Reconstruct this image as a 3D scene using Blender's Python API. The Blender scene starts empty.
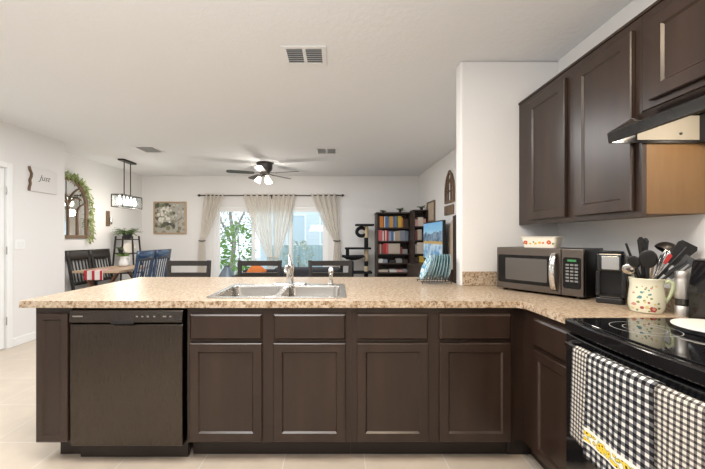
import bpy, bmesh, math, random
from mathutils import Vector, Matrix
from math import sin, cos, pi, radians as R

S = bpy.context.scene
COL = S.collection
random.seed(7)

# ------------------------------------------------------------------ camera, world, lights, exposure
FOC, CX, CY, EYE = 330.0, 337.0, 238.0, 1.2626
cd = bpy.data.cameras.new('camera'); cam = bpy.data.objects.new('camera', cd); COL.objects.link(cam)
cd.sensor_width = 36.0; cd.sensor_fit = 'HORIZONTAL'
cd.lens = FOC / 705.0 * 36.0
cd.shift_x = 15.5 / 705.0; cd.shift_y = 3.5 / 705.0
cd.clip_start = 0.05; cd.clip_end = 200
cam.location = (0, 0, EYE); cam.rotation_euler = (pi / 2, 0, 0)
S.camera = cam

def P(x, y, d):
    """a point at distance d seen at photo position x, y"""
    return Vector(((x - CX) * d / FOC, d, EYE + (CY - y) * d / FOC))

w = bpy.data.worlds.new('world'); S.world = w; w.use_nodes = True
bg = w.node_tree.nodes['Background']
bg.inputs[0].default_value = (0.86, 0.93, 1.0, 1); bg.inputs[1].default_value = 2.2

S.view_settings.view_transform = 'Standard'
S.view_settings.look = 'None'
S.view_settings.gamma = 1.0
S.view_settings.use_curve_mapping = False
S.view_settings.exposure = 0.0

def area(name, loc, size, power, color, rot=(0, 0, 0), size_y=None):
    l = bpy.data.lights.new(name, 'AREA'); l.energy = power; l.color = color; l.size = size
    if size_y: l.shape = 'RECTANGLE'; l.size_y = size_y
    o = bpy.data.objects.new(name, l); COL.objects.link(o); o.location = loc; o.rotation_euler = rot
    return o
def point(name, loc, power, color, r=0.05):
    l = bpy.data.lights.new(name, 'POINT'); l.energy = power; l.color = color; l.shadow_soft_size = r
    o = bpy.data.objects.new(name, l); COL.objects.link(o); o.location = loc
    return o
WARM = (1.0, 0.86, 0.70)
area('kitchen_overhead_fill', (-0.75, 1.1, 2.55), 1.5, 58, (1.0, 0.985, 0.965), size_y=0.8)  # unseen area lamp added as fill over the kitchen
area('warm_side_fill', (0.55, 0.55, 2.55), 0.5, 24, (1.0, 0.80, 0.56))  # added warm fill for the right-hand corner and wall cabinets
area('hall_fill', (-2.6, 2.2, 2.55), 0.9, 37, (0.92, 0.97, 1.0))  # added cool fill that keeps the hall wall and floor neutral
area('living_fill', (-0.9, 4.4, 2.55), 1.6, 74, (0.98, 0.985, 1.0))  # broad fill added under the living room ceiling, no fixture there
area('upward_fill', (-0.6, -0.6, 1.7), 1.2, 64, (0.93, 0.96, 1.0), rot=(R(165), 0, 0))  # unseen up-facing fill added behind the camera to lift the ceiling

# ------------------------------------------------------------------ materials
MATS = {}
def mat(name, color, rough=0.6, metal=0.0, spec=0.5, coat=0.0, emit=None, estr=0.0):
    m = bpy.data.materials.new(name); m.use_nodes = True
    b = m.node_tree.nodes['Principled BSDF']
    b.inputs['Base Color'].default_value = (*color, 1)
    b.inputs['Roughness'].default_value = rough
    b.inputs['Metallic'].default_value = metal
    b.inputs['Specular IOR Level'].default_value = spec
    b.inputs['Coat Weight'].default_value = coat
    if emit:
        b.inputs['Emission Color'].default_value = (*emit, 1); b.inputs['Emission Strength'].default_value = estr
    MATS[name] = m
    return m
def nd(m, t, **kw):
    n = m.node_tree.nodes.new(t)
    for k, v in kw.items(): setattr(n, k, v)
    return n
def lk(m, a, b): m.node_tree.links.new(a, b)
def bsdf(m): return m.node_tree.nodes['Principled BSDF']
def coords(m, scale=(1, 1, 1), world=False):
    t = nd(m, 'ShaderNodeNewGeometry') if world else nd(m, 'ShaderNodeTexCoord')
    mp = nd(m, 'ShaderNodeMapping'); mp.inputs['Scale'].default_value = scale
    lk(m, t.outputs['Position' if world else 'Object'], mp.inputs['Vector'])
    return mp.outputs['Vector']
def noise(m, vec, scale, detail=3, rough=0.5):
    n = nd(m, 'ShaderNodeTexNoise'); n.inputs['Scale'].default_value = scale
    n.inputs['Detail'].default_value = detail; n.inputs['Roughness'].default_value = rough
    lk(m, vec, n.inputs['Vector']); return n.outputs['Fac']
def ramp(m, fac, stops):
    r = nd(m, 'ShaderNodeValToRGB'); e = r.color_ramp.elements
    while len(e) < len(stops): e.new(0.5)
    for k, (p, c) in enumerate(stops):
        e[k].position = p; e[k].color = (*c, 1)
    lk(m, fac, r.inputs['Fac']); return r.outputs['Color']
def mixc(m, fac, a, b, blend='MIX'):
    n = nd(m, 'ShaderNodeMix', data_type='RGBA', blend_type=blend)
    for s, v in ((0, fac), (6, a), (7, b)):
        if hasattr(v, 'is_linked'): lk(m, v, n.inputs[s])
        elif s == 0: n.inputs[0].default_value = v
        else: n.inputs[s].default_value = (*v, 1)
    return n.outputs[2]
def mth(m, op, a, b=None, c=None):
    n = nd(m, 'ShaderNodeMath', operation=op)
    for k, v in enumerate((a, b, c)):
        if v is None: continue
        if hasattr(v, 'is_linked'): lk(m, v, n.inputs[k])
        else: n.inputs[k].default_value = v
    return n.outputs[0]
def bump(m, fac, strength, dist=0.002):
    b = nd(m, 'ShaderNodeBump'); b.inputs['Strength'].default_value = strength; b.inputs['Distance'].default_value = dist
    lk(m, fac, b.inputs['Height']); lk(m, b.outputs['Normal'], bsdf(m).inputs['Normal'])
def grain(name, c1, c2, rough, scale, axis_scale, spec=0.4):
    m = mat(name, c1, rough, spec=spec)
    v = coords(m, axis_scale)
    lk(m, ramp(m, noise(m, v, scale, 5, 0.6), [(0.3, c1), (0.72, c2)]), bsdf(m).inputs['Base Color'])
    return m
def spots(name, base, lst, axes=(0, 2), rough=0.3, soft=0.25, coat=0.0):
    """painted motifs: lst of (u, v, radius, colour) in the object's own metres"""
    m = mat(name, base, rough, coat=coat)
    t = nd(m, 'ShaderNodeTexCoord'); s = nd(m, 'ShaderNodeSeparateXYZ'); lk(m, t.outputs['Object'], s.inputs[0])
    U, V = s.outputs[axes[0]], s.outputs[axes[1]]
    wob = noise(m, t.outputs['Object'], 90, 2)
    cur = None
    for (u, v, r, c) in lst:
        d = mth(m, 'SQRT', mth(m, 'ADD', mth(m, 'POWER', mth(m, 'SUBTRACT', U, u), 2.0), mth(m, 'POWER', mth(m, 'SUBTRACT', V, v), 2.0)))
        d = mth(m, 'ADD', d, mth(m, 'MULTIPLY', mth(m, 'SUBTRACT', wob, 0.5), r * 1.1))
        f = mth(m, 'LESS_THAN', d, r)
        cur = mixc(m, f, base if cur is None else cur, c)
    if cur is not None: lk(m, cur, bsdf(m).inputs['Base Color'])
    return m

M = {}
# walls and ceiling
def paint(name, c, sc, st):
    m = mat(name, c, 0.85, spec=0.25)
    v = coords(m, world=True); bump(m, noise(m, v, sc, 4, 0.6), st, 0.004); return m
M['wall'] = paint('warm_white_wall_paint', (0.80, 0.785, 0.768), 90, 0.18)
M['ceiling'] = paint('textured_ceiling_paint', (0.79, 0.795, 0.80), 34, 0.6)
M['trim'] = mat('white_trim_paint', (0.86, 0.86, 0.85), 0.4)
# floor: square beige tiles
m = M['floor'] = mat('beige_floor_tile', (0.6, 0.5, 0.4), 0.32, spec=0.45)
mp = coords(m, world=True)
mpn = [n for n in m.node_tree.nodes if n.bl_idname == 'ShaderNodeMapping'][0]; mpn.inputs['Location'].default_value = (0.30, 0.285, 0)
bk = nd(m, 'ShaderNodeTexBrick', offset=0.0, squash=1.0); lk(m, mp, bk.inputs['Vector'])
for k, v in (('Scale', 1.0), ('Mortar Size', 0.0035), ('Mortar Smooth', 0.1), ('Brick Width', 0.457), ('Row Height', 0.465), ('Bias', 0.0)):
    bk.inputs[k].default_value = v
bk.inputs['Color1'].default_value = (0.56, 0.475, 0.385, 1); bk.inputs['Color2'].default_value = (0.53, 0.45, 0.365, 1)
bk.inputs['Mortar'].default_value = (0.62, 0.57, 0.51, 1)
cloud = ramp(m, noise(m, mp, 5, 5, 0.6), [(0.3, (0.9, 0.9, 0.9)), (0.7, (1.06, 1.05, 1.03))])
lk(m, mixc(m, 1.0, bk.outputs['Color'], cloud, 'MULTIPLY'), bsdf(m).inputs['Base Color'])
# cabinets
M['cab'] = grain('espresso_wood', (0.0205, 0.0112, 0.0076), (0.038, 0.0215, 0.0148), 0.30, 9, (1, 1, 0.12), spec=0.5)
M['cab_dark'] = grain('espresso_kick_board', (0.020, 0.014, 0.012), (0.030, 0.021, 0.017), 0.5, 9, (0.2, 1, 1))
M['natural'] = grain('natural_maple_veneer', (0.12, 0.066, 0.025), (0.175, 0.10, 0.04), 0.5, 6, (1, 1, 0.15))
# laminate counter: speckled granite look
m = M['counter'] = mat('speckled_beige_laminate', (0.6, 0.47, 0.35), 0.32, spec=0.4)
v = coords(m, world=True)
n1, n2, n3 = noise(m, v, 60, 4, 0.7), noise(m, v, 110, 3, 0.6), noise(m, v, 38, 3, 0.6)
base = ramp(m, n1, [(0.37, (0.18, 0.11, 0.06)), (0.47, (0.42, 0.305, 0.20)), (0.60, (0.56, 0.47, 0.365))])
dk = ramp(m, n2, [(0.60, (0, 0, 0)), (0.68, (1, 1, 1))])
lt = ramp(m, n3, [(0.60, (0, 0, 0)), (0.68, (1, 1, 1))])
c = mixc(m, mth(m, 'MULTIPLY', dk, 0.85), base, (0.13, 0.08, 0.05))
c = mixc(m, mth(m, 'MULTIPLY', lt, 0.5), c, (0.68, 0.61, 0.52))
lk(m, c, bsdf(m).inputs['Base Color'])
# metals, glass, plastics
def brushed(name, c, rough, sc=(1, 1, 60)):
    m = mat(name, c, rough, metal=1.0)
    v = coords(m, sc); f = noise(m, v, 20, 3)
    lk(m, mth(m, 'ADD', mth(m, 'MULTIPLY', f, 0.16), rough - 0.08), bsdf(m).inputs['Roughness']); return m
M['steel'] = brushed('brushed_stainless_steel', (0.55, 0.53, 0.50), 0.24)
M['chrome'] = mat('polished_chrome', (0.72, 0.71, 0.69), 0.1, metal=1)
M['dw'] = brushed('black_stainless_steel', (0.088, 0.075, 0.065), 0.28, (60, 60, 1))
M['mw'] = brushed('bronze_stainless_steel', (0.15, 0.128, 0.112), 0.32)
M['black'] = mat('black_plastic', (0.012, 0.012, 0.013), 0.35)
M['black_gloss'] = mat('black_gloss_enamel', (0.007, 0.007, 0.008), 0.12, coat=0.3)
M['glasstop'] = mat('black_ceramic_glass', (0.006, 0.006, 0.007), 0.035, spec=0.6)
M['dark_glass'] = mat('dark_oven_glass', (0.03, 0.027, 0.024), 0.06, spec=0.7)
M['mw_glass'] = mat('microwave_window_glass', (0.085, 0.077, 0.07), 0.15, spec=0.6)
M['satin_steel'] = mat('satin_steel', (0.62, 0.60, 0.57), 0.42, metal=0.85)
M['mw_black'] = mat('black_satin_glass', (0.006, 0.006, 0.006), 0.22, spec=0.25)
M['dark_metal'] = mat('dark_bronze_metal', (0.06, 0.052, 0.046), 0.4, metal=0.7)
M['ring'] = mat('burner_ring_print', (0.30, 0.30, 0.30), 0.3)
M['white'] = mat('white_plastic', (0.82, 0.82, 0.80), 0.4)
M['white_metal'] = mat('white_enamel_metal', (0.78, 0.78, 0.77), 0.4)
M['vent_dark'] = mat('vent_shadow_grey', (0.13, 0.13, 0.135), 0.8)
M['dark_wood'] = grain('black_brown_wood', (0.018, 0.015, 0.013), (0.034, 0.028, 0.024), 0.35, 7, (1, 1, 0.15), spec=0.5)
M['sky_tinted_wood'] = grain('dark_wood_painted_sky_reflection', (0.010, 0.026, 0.066), (0.022, 0.055, 0.125), 0.2, 7, (1, 1, 0.15), spec=0.6)  # dark wood with the window's blue reflection put into its base colour
M['table_wood'] = grain('light_oak_top', (0.46, 0.31, 0.20), (0.60, 0.44, 0.31), 0.35, 6, (0.15, 1, 1))
M['trestle'] = grain('reddish_walnut', (0.11, 0.045, 0.022), (0.17, 0.08, 0.04), 0.4, 6, (1, 1, 0.2))
M['frame_wood'] = grain('weathered_brown_wood', (0.12, 0.075, 0.045), (0.22, 0.145, 0.09), 0.5, 9, (1, 1, 0.2))
M['tan_wood'] = grain('tan_wood', (0.36, 0.24, 0.14), (0.5, 0.36, 0.23), 0.5, 9, (1, 1, 0.2))
M['shelf_wood'] = grain('dark_walnut_shelf', (0.034, 0.021, 0.016), (0.060, 0.040, 0.030), 0.45, 7, (0.2, 1, 1))
M['mirror'] = mat('mirror_glass', (0.86, 0.88, 0.88), 0.03, metal=1)
M['leaf'] = grain('leaf_green', (0.07, 0.15, 0.03), (0.20, 0.32, 0.09), 0.5, 12, (1, 1, 1))
M['fern'] = grain('fern_green', (0.10, 0.16, 0.06), (0.24, 0.32, 0.15), 0.6, 12, (1, 1, 1))
M['pale_leaf'] = grain('pale_garland_leaf', (0.22, 0.30, 0.09), (0.50, 0.55, 0.26), 0.6, 12, (1, 1, 1))
M['bark'] = grain('grey_bark', (0.16, 0.13, 0.10), (0.30, 0.26, 0.22), 0.9, 9, (1, 1, 0.3))
M['teal_plate'] = mat('teal_glaze', (0.055, 0.20, 0.235), 0.18, coat=0.4)
M['teal_rim'] = mat('pale_teal_rim_glaze', (0.22, 0.42, 0.45), 0.18)
M['sisal'] = mat('sisal_rope', (0.58, 0.46, 0.30), 0.9)
M['plush'] = mat('charcoal_plush', (0.02, 0.02, 0.022), 0.95, spec=0.1)
M['sofa'] = mat('charcoal_upholstery', (0.030, 0.031, 0.035), 0.85, spec=0.2)
M['orange_cloth'] = mat('burnt_orange_fabric', (0.55, 0.15, 0.03), 0.85)
M['blue_grey'] = mat('blue_grey_ceramic', (0.12, 0.16, 0.20), 0.35)
M['bulb'] = mat('glowing_frosted_glass', (1, 0.95, 0.88), 0.4, emit=(1.0, 0.93, 0.82), estr=6)
# thin clear glass
m = M['glass'] = bpy.data.materials.new('clear_window_glass'); m.use_nodes = True
nt = m.node_tree; nt.nodes.clear()
o_ = nd(m, 'ShaderNodeOutputMaterial'); mx = nd(m, 'ShaderNodeMixShader'); tr = nd(m, 'ShaderNodeBsdfTransparent'); gl = nd(m, 'ShaderNodeBsdfGlossy')
gl.inputs['Roughness'].default_value = 0.02
tr.inputs[0].default_value = (0.93, 0.97, 0.98, 1)
mx.inputs[0].default_value = 0.04; lk(m, tr.outputs[0], mx.inputs[1]); lk(m, gl.outputs[0], mx.inputs[2]); lk(m, mx.outputs[0], o_.inputs[0])
# sheer linen curtain
m = M['linen'] = bpy.data.materials.new('sheer_linen'); m.use_nodes = True
nt = m.node_tree; nt.nodes.clear()
o_ = nd(m, 'ShaderNodeOutputMaterial'); mx = nd(m, 'ShaderNodeMixShader'); mx2 = nd(m, 'ShaderNodeMixShader')
df = nd(m, 'ShaderNodeBsdfDiffuse'); tl = nd(m, 'ShaderNodeBsdfTranslucent'); tr = nd(m, 'ShaderNodeBsdfTransparent')
df.inputs[0].default_value = (0.84, 0.80, 0.74, 1); tl.inputs[0].default_value = (0.84, 0.79, 0.72, 1)
mx.inputs[0].default_value = 0.48; mx2.inputs[0].default_value = 0.14
lk(m, df.outputs[0], mx.inputs[1]); lk(m, tl.outputs[0], mx.inputs[2]); lk(m, mx.outputs[0], mx2.inputs[1]); lk(m, tr.outputs[0], mx2.inputs[2]); lk(m, mx2.outputs[0], o_.inputs[0])
def gingham(name, pitch, light, mid, dark, wdt=0.5, shift=0.0):
    m = mat(name, light, 0.9, spec=0.1)
    t = nd(m, 'ShaderNodeUVMap'); s = nd(m, 'ShaderNodeSeparateXYZ'); lk(m, t.outputs[0], s.inputs[0])
    fs = [mth(m, 'LESS_THAN', mth(m, 'FRACT', mth(m, 'ADD', mth(m, 'DIVIDE', s.outputs[k], pitch), 50.0 + shift)), wdt) for k in (0, 1)]
    f = mth(m, 'MULTIPLY', mth(m, 'ADD', fs[0], fs[1]), 0.5)
    c = ramp(m, f, [(0.0, light), (0.5, mid), (1.0, dark)])
    lk(m, c, bsdf(m).inputs['Base Color'])
    m['uv'] = (s, c) and 1
    return m, s, c
def flat(name, c, rough=0.55): return MATS.get(name) or mat(name, c, rough)

# ------------------------------------------------------------------ mesh helpers
class MB:
    def __init__(self): self.bm = bmesh.new()
    def box(self, x0, x1, y0, y1, z0, z1):
        vs = [self.bm.verts.new((x, y, z)) for x in (x0, x1) for y in (y0, y1) for z in (z0, z1)]
        for f in ((0, 1, 3, 2), (4, 6, 7, 5), (0, 4, 5, 1), (2, 3, 7, 6), (0, 2, 6, 4), (1, 5, 7, 3)):
            self.bm.faces.new([vs[i] for i in f])
        return self
    def hexa(self, pts):
        """eight corners in the order of box()"""
        vs = [self.bm.verts.new(p) for p in pts]
        for f in ((0, 1, 3, 2), (4, 6, 7, 5), (0, 4, 5, 1), (2, 3, 7, 6), (0, 2, 6, 4), (1, 5, 7, 3)):
            self.bm.faces.new([vs[i] for i in f])
        return self
    def bar(self, a, b, wx, wy, up=(0, 0, 1)):
        """a straight bar of rectangular section between two points"""
        a, b = Vector(a), Vector(b); t = (b - a).normalized(); u = Vector(up)
        if abs(t.dot(u)) > 0.95: u = Vector((0, 1, 0))
        s = t.cross(u).normalized(); u = s.cross(t).normalized()
        pts = []
        for sx in (-1, 1):
            for q in (a, b):
                for sy in (-1, 1): pts.append(q + s * sx * wx / 2 + u * sy * wy / 2)
        return self.hexa(pts)
    def tube(self, pts, r, seg=10, closed=False, caps=True):
        pts = [Vector(p) for p in pts]; n = len(pts); rings = []
        rr = r if isinstance(r, (list, tuple)) else [r] * n
        t0 = (pts[1] - pts[0]).normalized()
        u = t0.orthogonal().normalized()
        for i in range(n):
            if closed: t = (pts[(i + 1) % n] - pts[i - 1]).normalized()
            else: t = (pts[min(i + 1, n - 1)] - pts[max(i - 1, 0)]).normalized()
            u = (u - t * u.dot(t)).normalized(); v = t.cross(u)
            rings.append([self.bm.verts.new(pts[i] + (u * cos(2 * pi * k / seg) + v * sin(2 * pi * k / seg)) * rr[i]) for k in range(seg)])
        for i in range(n if closed else n - 1):
            a, b = rings[i], rings[(i + 1) % n]
            for k in range(seg): self.bm.faces.new((a[k], a[(k + 1) % seg], b[(k + 1) % seg], b[k]))
        if caps and not closed:
            self.bm.faces.new(list(reversed(rings[0]))); self.bm.faces.new(rings[-1])
        return self
    def lathe(self, prof, c=(0, 0, 0), seg=32, mtx=None):
        """prof: (radius, height) from one end to the other"""
        rings = []; c = Vector(c)
        T = (lambda p: mtx @ Vector(p)) if mtx is not None else (lambda p: Vector(p) + c)
        for (r, z) in prof:
            if r < 1e-6: rings.append([self.bm.verts.new(T((0, 0, z)))])
            else: rings.append([self.bm.verts.new(T((r * cos(2 * pi * k / seg), r * sin(2 * pi * k / seg), z))) for k in range(seg)])
        for a, b in zip(rings, rings[1:]):
            if len(a) == 1 and len(b) == 1: continue
            for k in range(seg):
                k2 = (k + 1) % seg
                if len(a) == 1: self.bm.faces.new((a[0], b[k2], b[k]))
                elif len(b) == 1: self.bm.faces.new((a[k], a[k2], b[0]))
                else: self.bm.faces.new((a[k], a[k2], b[k2], b[k]))
        for ring, rev in ((rings[0], True), (rings[-1], False)):
            if len(ring) > 1: self.bm.faces.new(list(reversed(ring)) if rev else ring)
        return self
    def prism(self, poly, a0, a1, axis=2, holes=()):
        """a polygon (with holes) pushed along an axis; poly is in the two other axes in order"""
        def pt(p, a):
            q = [0, 0, 0]; o = [k for k in range(3) if k != axis]
            q[o[0]], q[o[1]], q[axis] = p[0], p[1], a
            return q
        for loop_a in (a0, a1):
            edges = []
            for lp in (poly, *holes):
                vs = [self.bm.verts.new(pt(p, loop_a)) for p in lp]
                edges += [self.bm.edges.new((vs[i], vs[(i + 1) % len(vs)])) for i in range(len(vs))]
            if holes: bmesh.ops.triangle_fill(self.bm, use_beauty=True, use_dissolve=False, edges=edges)
            else: bmesh.ops.contextual_create(self.bm, geom=edges)
        for lp in (poly, *holes):
            n = len(lp)
            for i in range(n):
                p, q = lp[i], lp[(i + 1) % n]
                self.bm.faces.new([self.bm.verts.new(pt(*z)) for z in ((p, a0), (q, a0), (q, a1), (p, a1))])
        bmesh.ops.remove_doubles(self.bm, verts=self.bm.verts, dist=1e-5)
        return self
    def grid(self, fn, nu, nv, uv=None):
        vs = [[self.bm.verts.new(fn(i / nu, j / nv)) for j in range(nv + 1)] for i in range(nu + 1)]
        lay = self.bm.loops.layers.uv.verify() if uv else None
        for i in range(nu):
            for j in range(nv):
                f = self.bm.faces.new((vs[i][j], vs[i + 1][j], vs[i + 1][j + 1], vs[i][j + 1]))
                if uv:
                    for l, (a, b) in zip(f.loops, ((i, j), (i + 1, j), (i + 1, j + 1), (i, j + 1))): l[lay].uv = uv(a / nu, b / nv)
        return self
    def leaf(self, p, d, ln, wd, droop=0.2):
        d = Vector(d).normalized(); s = d.cross(Vector((0.1, 0.2, 1))).normalized(); n = s.cross(d)
        p = Vector(p)
        a, b, c_, e = p, p + d * ln * 0.5 + s * wd * 0.5 + n * 0.1 * ln, p + d * ln - Vector((0, 0, ln * droop)), p + d * ln * 0.5 - s * wd * 0.5 + n * 0.1 * ln
        v = [self.bm.verts.new(q) for q in (a, b, c_, e)]
        self.bm.faces.new((v[0], v[1], v[2])); self.bm.faces.new((v[0], v[2], v[3]))
        return self
    def build(self, name, material, parent=None, smooth=False, bevel=0.0, loc=None, solid=0.0, segs=2, normals=True):
        if normals: bmesh.ops.recalc_face_normals(self.bm, faces=self.bm.faces)
        me = bpy.data.meshes.new(name); self.bm.to_mesh(me); self.bm.free()
        me.materials.append(M[material] if isinstance(material, str) else material)
        o = bpy.data.objects.new(name, me); COL.objects.link(o)
        if parent is not None: o.parent = parent
        if loc is not None: o.location = loc
        if smooth:
            for p in me.polygons: p.use_smooth = True
            me.set_sharp_from_angle(angle=R(40))
        if solid:
            md = o.modifiers.new('thickness', 'SOLIDIFY'); md.thickness = solid; md.offset = 0
        if bevel:
            md = o.modifiers.new('bevel', 'BEVEL'); md.width = bevel; md.segments = segs; md.limit_method = 'ANGLE'; md.angle_limit = R(35)
            md.harden_normals = False
        return o
def tag(o, label, cat, group=None, kind=None):
    o['label'] = label; o['category'] = cat
    if group: o['group'] = group
    if kind: o['kind'] = kind
    return o
def thing(name, label, cat, loc=(0, 0, 0), rz=0.0, group=None):
    o = bpy.data.objects.new(name, None); COL.objects.link(o); o.empty_display_size = 0.1
    o.location = loc; o.rotation_euler = (0, 0, rz)
    return tag(o, label, cat, group)
def struct(o, kind='structure'): o['kind'] = kind; return o
def copy_tree(o, parent=None):
    c = o.copy(); COL.objects.link(c)
    if parent is not None: c.parent = parent
    for ch in list(o.children): copy_tree(ch, c)
    return c
def rrect(x0, x1, y0, y1, r, n=5):
    out = []
    for (cx, cy, a) in ((x1 - r, y0 + r, -pi / 2), (x1 - r, y1 - r, 0), (x0 + r, y1 - r, pi / 2), (x0 + r, y0 + r, pi)):
        for k in range(n + 1):
            t = a + pi / 2 * k / n; out.append((cx + r * cos(t), cy + r * sin(t)))
    return out
def text(name, body, size, material, parent, loc, rot, depth=0.001, shear=0.0):
    cu = bpy.data.curves.new(name, 'FONT'); cu.body = body; cu.size = size; cu.extrude = depth; cu.shear = shear
    o = bpy.data.objects.new(name, cu); COL.objects.link(o)
    bpy.context.view_layer.update()
    me = bpy.data.meshes.new_from_object(o.evaluated_get(bpy.context.evaluated_depsgraph_get()))
    bpy.data.objects.remove(o)
    me.materials.clear(); me.materials.append(M[material])
    o = bpy.data.objects.new(name, me); COL.objects.link(o); o.parent = parent; o.location = loc; o.rotation_euler = rot
    return o

# ------------------------------------------------------------------ the room
D2, CH, DF = 2.44, 2.575, 7.0
XL, XD, XR, XK = -3.762, -4.14, 1.735, 1.636      # hall wall, dining wall, living wall, kitchen wall
struct(MB().box(-4.3, 1.9, -2.7, 7.12, -0.1, 0).build('floor', 'floor'))
struct(MB().box(-4.3, 1.9, -2.7, 7.12, CH, CH + 0.1).build('ceiling', 'ceiling'))
DY0, DY1, DZ = 2.92, 3.755, 2.06
struct(MB().prism([(-2.7, 0), (DY0, 0), (DY0, DZ), (DY1, DZ), (DY1, 0), (4.559, 0), (4.559, CH), (-2.7, CH)], XL - 0.1, XL, axis=0).build('wall_left', 'wall'))
struct(MB().box(XD - 0.1, XL - 0.1, 4.46, 4.559, 0, CH).build('wall_return', 'wall'))
struct(MB().box(XD - 0.1, XD, 4.559, DF, 0, CH).build('wall_dining', 'wall'))
WX0, WX1, WZ1 = -2.61, -0.19, 1.93
struct(MB().prism([(XD - 0.1, 0), (WX0, 0), (WX0, WZ1), (WX1, WZ1), (WX1, 0), (XR + 0.1, 0), (XR + 0.1, CH), (XD - 0.1, CH)], DF, DF + 0.12, axis=1).build('wall_far', 'wall'))
struct(MB().box(XR, XR + 0.1, 2.54, DF, 0, CH).build('wall_right', 'wall'))
struct(MB().box(0.913, XR + 0.1, D2, D2 + 0.1, 0, CH).build('wall_column', 'wall', bevel=0.018, segs=4))
struct(MB().box(XK, XR, -2.7, D2, 0, CH).build('wall_kitchen', 'wall'))
struct(MB().prism([(XL - 0.1, 0), (XR, 0), (XR, CH), (XL - 0.1, CH)], -2.8, -2.7, axis=1,
       holes=[[(-3.65, 0.75), (-2.75, 0.75), (-2.75, 2.1), (-3.65, 2.1)]]).build('wall_back', 'wall'))
# baseboards
def baseboard(name, b): struct(MB().box(*b, 0, 0.098).build(name, 'trim', bevel=0.006))
baseboard('baseboard_left', (XL, XL + 0.014, 3.82, 4.559))
baseboard('baseboard_hall', (XL, XL + 0.014, -2.7, 2.855))
baseboard('baseboard_dining', (XD, XD + 0.014, 4.56, DF - 0.015))
baseboard('baseboard_far', (XD, WX0 - 0.02, DF - 0.014, DF))
baseboard('baseboard_right', (XR - 0.014, XR, 2.56, DF))
# hall door with casing and hinges
d1 = MB(); d1.box(XL - 0.055, XL - 0.018, DY0 + 0.004, DY1 - 0.004, 0.008, DZ - 0.006); dr = struct(d1.build('door_1', 'trim', bevel=0.003))
for z0, z1 in ((0.18, 0.92), (1.02, 1.9)):
    for y0, y1 in ((DY0 + 0.12, DY0 + 0.38), (DY0 + 0.46, DY0 + 0.72)):
        MB().box(XL - 0.0185, XL - 0.012, y0, y1, z0, z1).build('panel', 'trim', dr, bevel=0.006)
for z in (0.32, 1.12, 1.80):
    MB().tube([(XL + 0.004, DY1 - 0.002, z - 0.045), (XL + 0.004, DY1 - 0.002, z + 0.045)], 0.0075, 8).build('hinge', 'steel', dr, smooth=True)
cs = MB(); cs.box(XL, XL + 0.016, DY1, DY1 + 0.062, 0, DZ + 0.062); cs.box(XL, XL + 0.016, DY0 - 0.062, DY0, 0, DZ + 0.062); cs.box(XL, XL + 0.016, DY0, DY1, DZ, DZ + 0.062)
struct(cs.build('trim_1', 'trim', bevel=0.005))
# sliding window with three panels
wn = bpy.data.objects.new('window_1', None); COL.objects.link(wn); wn['kind'] = 'structure'
f = MB(); Y0, Y1 = DF + 0.01, DF + 0.09
f.box(WX0, WX0 + 0.05, Y0, Y1, 0.05, WZ1); f.box(WX1 - 0.05, WX1, Y0, Y1, 0.05, WZ1); f.box(WX0, WX1, Y0, Y1, WZ1 - 0.05, WZ1); f.box(WX0, WX1, Y0, Y1, 0.0, 0.05)
f.build('window_frame', 'trim', wn, bevel=0.004)
pw = (WX1 - WX0) / 3
for k in range(3):
    a, b = WX0 + pw * k + 0.03 * (k > 0) - 0.0, WX0 + pw * (k + 1)
    y = DF + 0.03 + 0.028 * (k % 2)
    g = MB(); a2, b2 = a + (0.05 if k == 0 else -0.06), b + (0.06 if k < 2 else -0.05); a2 = max(a2, WX0 + 0.05); b2 = min(b2, WX1 - 0.05)
    g.prism([(a2, 0.05), (b2, 0.05), (b2, WZ1 - 0.05), (a2, WZ1 - 0.05)], y, y + 0.026, axis=1,
            holes=[[(a2 + 0.065, 0.13), (b2 - 0.065, 0.13), (b2 - 0.065, WZ1 - 0.11), (a2 + 0.065, WZ1 - 0.11)]])
    sash = g.build('sash', 'trim', wn, bevel=0.003)
    MB().box(a2 + 0.064, b2 - 0.064, y + 0.011, y + 0.015, 0.129, WZ1 - 0.109).build('pane', 'glass', sash)
# window at the kitchen's rear, behind the photographer
wb = bpy.data.objects.new('window_2', None); COL.objects.link(wb); wb['kind'] = 'structure'
g = MB()
for x in (-3.65, -2.80): g.box(x, x + 0.05, -2.78, -2.72, 0.75, 2.1)
for z in (0.75, 1.40, 2.05): g.box(-3.60, -2.80, -2.78, -2.72, z, z + 0.05)
g.build('window_frame', 'trim', wb)

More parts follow.
